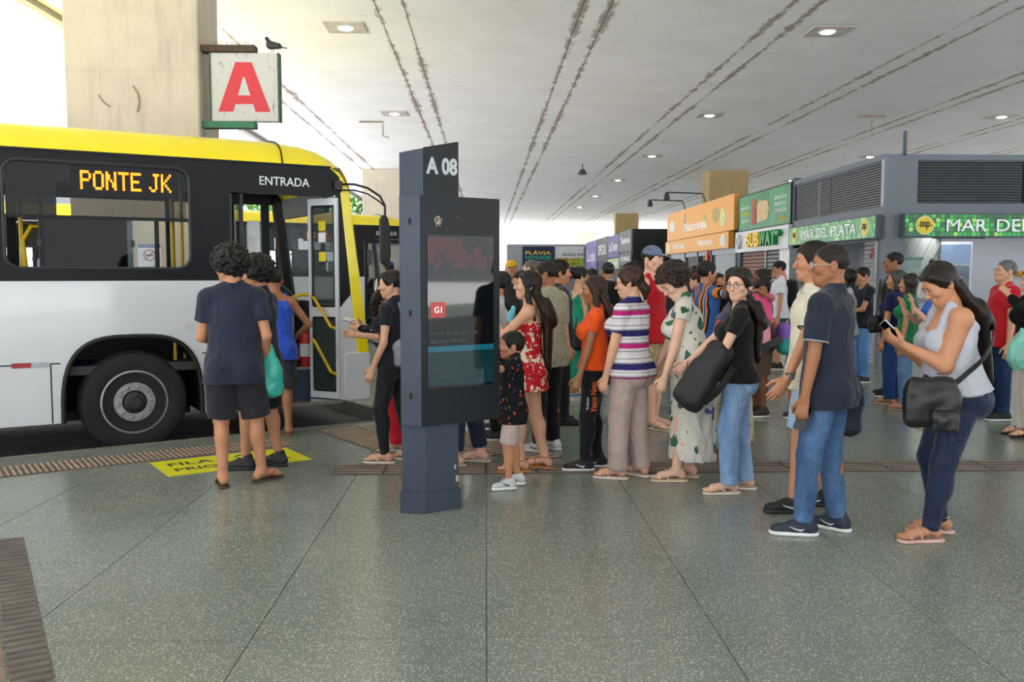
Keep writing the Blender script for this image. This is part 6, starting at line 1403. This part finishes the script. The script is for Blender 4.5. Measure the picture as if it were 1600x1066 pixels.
# carer with toddler
person('person with braided hair carrying a toddler in pink', 2.98, 9.75, 1.60, 96, sex='f', skin='dark', lod=1, L=dict(to=(-.03, .16, .60), hint=(-1, -.3, -.4)), Rr=dict(to=(.05, .17, .66)), top=tee(cloth('8a4a5a')), bottom=shorts(cloth('5a4636'), end=.5), shoes=SNK('2a2624'), hair=dict(kind='bun', c='17110e', t=.008, at=(0, -.09, .09)), face=False)
person('toddler in pink top held in the arms of the braided haired person', 2.89, 9.42, .86, 150, skin='brown', headf=1.45, lod=1, z=.67, head=(10, 4, 0), feet=((-.09, .10, 0, .12), (.09, .10, 0, .12)), drop=.06, L=dict(to=(-.04, .2, .80), hint=(-1, 0, -.6)), Rr=dict(to=(.12, .16, .66)), top=tee(cloth('e0568a'), l=.014), bottom=shorts(cloth('6a4a34'), l=.02, end=.5), hair=dict(kind='curly', c='17110e', t=.022, n=300, blob=.02))
bag('tote_bag', 'pink printed bag hanging below the toddler in pink', 'bag', (2.78, 9.2, .78), 10, (.13, .06, .14), floral('e89aa8', [('b0304a', .12, 26)], name='pink_print'), 'soft')
person('child in magenta shirt with purple and teal backpack', 3.32, 9.6, 1.14, 70, sex='m', headf=1.2, skin='brown', lod=1, top=tee(cloth('c81e6a')), bottom=shorts(cloth('3a3a48')), shoes=SNK('2a2a30'), hair=dict(kind='short', c='17110e', t=.008), face=False)
def mat_two(a, b, z):
    t = NT('two_tone'); v = t.coord(); sp = t.n('ShaderNodeSeparateXYZ'); t.l(v, sp.inputs[0]); t.col(t.ramp(t.math('ADD', sp.outputs[2], t.math('MULTIPLY', t.noise(v, 8), .1)), [(0, lin(a)), (z, lin(b))], 'CONSTANT')); t.set(Roughness=.6); return t.m
bag('backpack', 'purple and teal child backpack before the magenta shirt', 'backpack', (3.14, 9.45, .70), -100, (.12, .09, .17), mat_two('1f8a86', '7a56b0', .22), 'backpack')
person('person in blue, orange and black striped shirt with a sling strap', 2.49, 10.2, 1.68, -72, skin='tan', lod=1, head=(-4, 0, 0), Rr=dict(to=(.08, .09, .86), hint=(1, -.2, -.8), curl=60), top=tee(stripes([(0, '3a6ab0'), (.3, 'e0843a'), (.5, '1c1c22'), (.62, 'd8d0c4'), (.68, '3a6ab0'), (.8, 'e0843a'), (.9, '1c1c22')], 0, .16, 'vertical_stripes'), l=.018), bottom=pants(cloth('1c1e2a')), shoes=SNK('2a2a30'), hair=dict(kind='short', c='14100d', t=.020))
bag('tote_bag', 'white tote bag with black dots beside the striped shirt', 'bag', (2.63, 9.92, .60), 20, (.13, .05, .16), floral('d4d2d0', [('17171a', .2, 22)], name='dotted_white', warp=0), 'soft')
person('person with long black hair and dark clothes past the striped shirt', 2.80, 10.9, 1.55, -40, sex='f', skin='tan', lod=2, top=tee(BLKC), bottom=pants(BLKC), shoes=SNK('202024'), hair=dict(kind='long', c='131012', to=.12), face=False)
person('person with dark hair in a high bun before the brown shutter', 3.22, 11.4, 1.60, 30, sex='f', skin='brown', lod=2, top=tee(cloth('6a3a52')), bottom=pants(denim()), shoes=FLIP('8a5a4a'), hair=dict(kind='bun', c='15100e', t=.008, at=(.05, -.07, .10)), face=False)
person('person in maroon cap and light blue shirt near the orange post', 2.80, 12.0, 1.56, 60, skin='fair', lod=2, top=tee(cloth('4a8ac0')), bottom=pants(denim()), shoes=SNK('2a2a30'), hair=dict(kind='short', c='1a1310', t=.006), cap=dict(c='5a1f2c'), face=False)
person('person in green sleeveless long dress and glasses walking past with a black bag', 1.17, 11.3, 1.63, -72, sex='f', skin='fair', lod=1, head=(0, 6, 0), feet=((-.05, .12, 0), (.05, -.10, 0, .02)), Rr=dict(to=(.14, .02, .48)), top=dict(kind='tank', m=cloth('1f9a7c'), l=.010, hem=-.05, name='dress_bodice'), bottom=dict(kind='skirt', m=cloth('1f9a7c'), l=.014, hem=.12, r=.12, q=1.25, name='long_skirt', wr=.008, wf=(40, 40, 2)), shoes=FLIP('5a86c0', 'e0e0e0'), hair=dict(kind='pony', c='14100e', t=.010, pts=((0, -.09, .07), (0, -.13, .07), (0, -.15, -.06))), glasses=dict(c='2a2420', a=.12))
bag('handbag', 'black handbag carried beside the green dress', 'bag', (1.10, 11.0, .62), 20, (.13, .06, .13), M('17171a', .5), 'soft', [([(.0, 0, .2), (.0, .02, .3), (.03, .05, .4)], .02, BLKT)])
person('person with short dark hair and dark shirt facing right above the beige print', .76, 9.33, 1.68, -84, skin='tan', lod=1, head=(-4, 0, 0), top=tee(cloth('2a2c34'), l=.02), bottom=pants(BLKC, la=.05), shoes=SNK('1a1a1e', '1a1a1e'), hair=dict(kind='curly', c='14100d', t=.012, n=300, blob=.012))
person('person in white t-shirt and dark cap with black backpack near the tapioca kiosk', 1.68, 12.5, 1.70, 8, skin='tan', lod=2, top=tee(cloth('dcdcde'), l=.02), bottom=pants(denim()), shoes=SNK('2a2a30'), hair=dict(kind='short', c='1a1310', t=.008), cap=dict(c='2a2c38', back=True), face=False)
bag('backpack', 'black backpack on the white t-shirt near the tapioca kiosk', 'backpack', (1.70, 12.30, .98), 182, (.15, .09, .24), BLKC, 'backpack')
person('person with short curly hair and glasses between backpack and red top', 1.68, 10.5, 1.66, 100, skin='tan', lod=2, top=tee(cloth('2c3038')), bottom=pants(BLKC), shoes=SNK('2a2a30'), hair=curly(t=.02, n=260), glasses=dict(c='2a2420', a=.1))
# background groups across the hall
BGP = [('person in yellow cap and dark blue shirt far back in the hall', .39, 14.0, 1.75, 176, 'tan', '22304a', dict(kind='short', c='1a1310', t=.006), dict(c='e0a818')),
       ('person with receding grey hair beyond the long dark hair', .62, 12.5, 1.74, 60, 'pale', '8a9098', dict(kind='short', c='6a6058', t=.004, line=.085), None),
       ('person in dark cap beside the receding grey hair', .43, 11.0, 1.58, 80, 'fair', '2c3440', dict(kind='short', c='1a1310', t=.006), dict(c='2c2e36')),
       ('person with phone at the ear and dark hair beside the totem', .15, 9.0, 1.57, 60, 'tan', '1c3a3c', dict(kind='long', c='17110f', to=.14), None),
       ('person in white t-shirt half hidden by the totem edge', .10, 8.45, 1.55, 85, 'tan', 'd4d6da', dict(kind='short', c='17110f', t=.008), None),
       ('person in dark top by the purple signs', 1.52, 13.0, 1.62, 0, 'tan', '2a2430', dict(kind='bob', c='17110f', t=.012), None),
       ('person in dark shirt before the black kiosk', 2.77, 14.0, 1.70, -30, 'tan', '30343c', dict(kind='short', c='17110f', t=.010), None),
       ('person in grey shirt under the orange band sign', 3.14, 15.0, 1.72, 40, 'fair', '6a6e78', dict(kind='short', c='17110f', t=.012), None),
       ('person in dark blouse by the glazed juice shop front', 3.00, 13.0, 1.66, 20, 'tan', '3a2c3c', dict(kind='bob', c='17110f', t=.012), None),
       ('person in blue cap waiting before the second bus', -1.69, 16.0, 1.76, 20, 'fair', 'c4c8ce', dict(kind='short', c='1a1310', t=.006), dict(c='24427a')),
       ('person in teal shirt far off by the shoe shop', 1.0, 24.0, 1.66, 10, 'tan', '2c6a6a', dict(kind='short', c='17110f', t=.01), None),
       ('person in pale shirt far off by the optician sign', 2.2, 30.0, 1.66, 170, 'tan', 'c8c8cc', dict(kind='short', c='17110f', t=.01), None),
       ('person in violet top far off before the grey shutter', .9, 36.0, 1.6, 175, 'brown', '6a4a7a', dict(kind='bob', c='17110f', t=.01), None),
       ('person in black shirt far off under the blue sign', .3, 28.0, 1.7, 180, 'tan', '1c1c20', dict(kind='short', c='17110f', t=.01), None)]
for (lab, x, y, h, yw, sk, c, hr, cp) in BGP:
    ph = 'phone' in lab
    person(lab, x, y, h, yw, sex='f' if hr['kind'] in ('bob', 'long') else 'm', skin=sk, lod=2, top=tee(cloth(c), l=.018), bottom=pants(denim() if x > 1 else BLKC), shoes=SNK('2a2a30'), hair=hr, cap=cp, face=abs(yw) > 50, L=dict(to=(-.06, .08, .88), hint=(-1, -.2, -.8), curl=60) if ph else None)
person('person with sunglasses and long hair in green striped top near the second bus', -1.13, 10.4, 1.56, -70, sex='f', skin='fair', lod=1, head=(-4, 4, 0), top=tee(stripes([(0, '4a5a4c'), (.5, 'd0d2c4')], 2, .05, 'green_stripes'), l=.014), bottom=pants(denim()), shoes=FLIP('b89a80'), hair=dict(kind='long', c='2c1c14', to=.14), glasses=dict(c='17130f', lens='17130f', a=.85))
# pigeon on the letter sign
pg = empty('pigeon', (-2.93, 12.9, 4.58), R(70), 'dark pigeon perched on the red letter sign', 'bird')
Fd = Field(.008); Fd.cap((0, -.09, .10), (0, .04, .12), .04, .058, .03); Fd.cap((0, .05, .14), (0, .085, .20), .035, .024, .03); Fd.ell((0, .095, .215), .026, None, .015); Fd.cap((0, -.08, .09), (0, -.22, .06), .03, .016, .03, (1, 0, 0), .4); Fd.cap((0, .11, .21), (0, .138, .203), .007, .003, .004)
fmesh('body', Fd, M('2c2d33', .6, var=.3, scale=20), pg)
for q in (-1, 1): tubes('leg', [[(q*.02, 0, .08), (q*.02, .01, .0), (q*.02, .035, .003)]], .004, M('8a4a40', .6), pg);
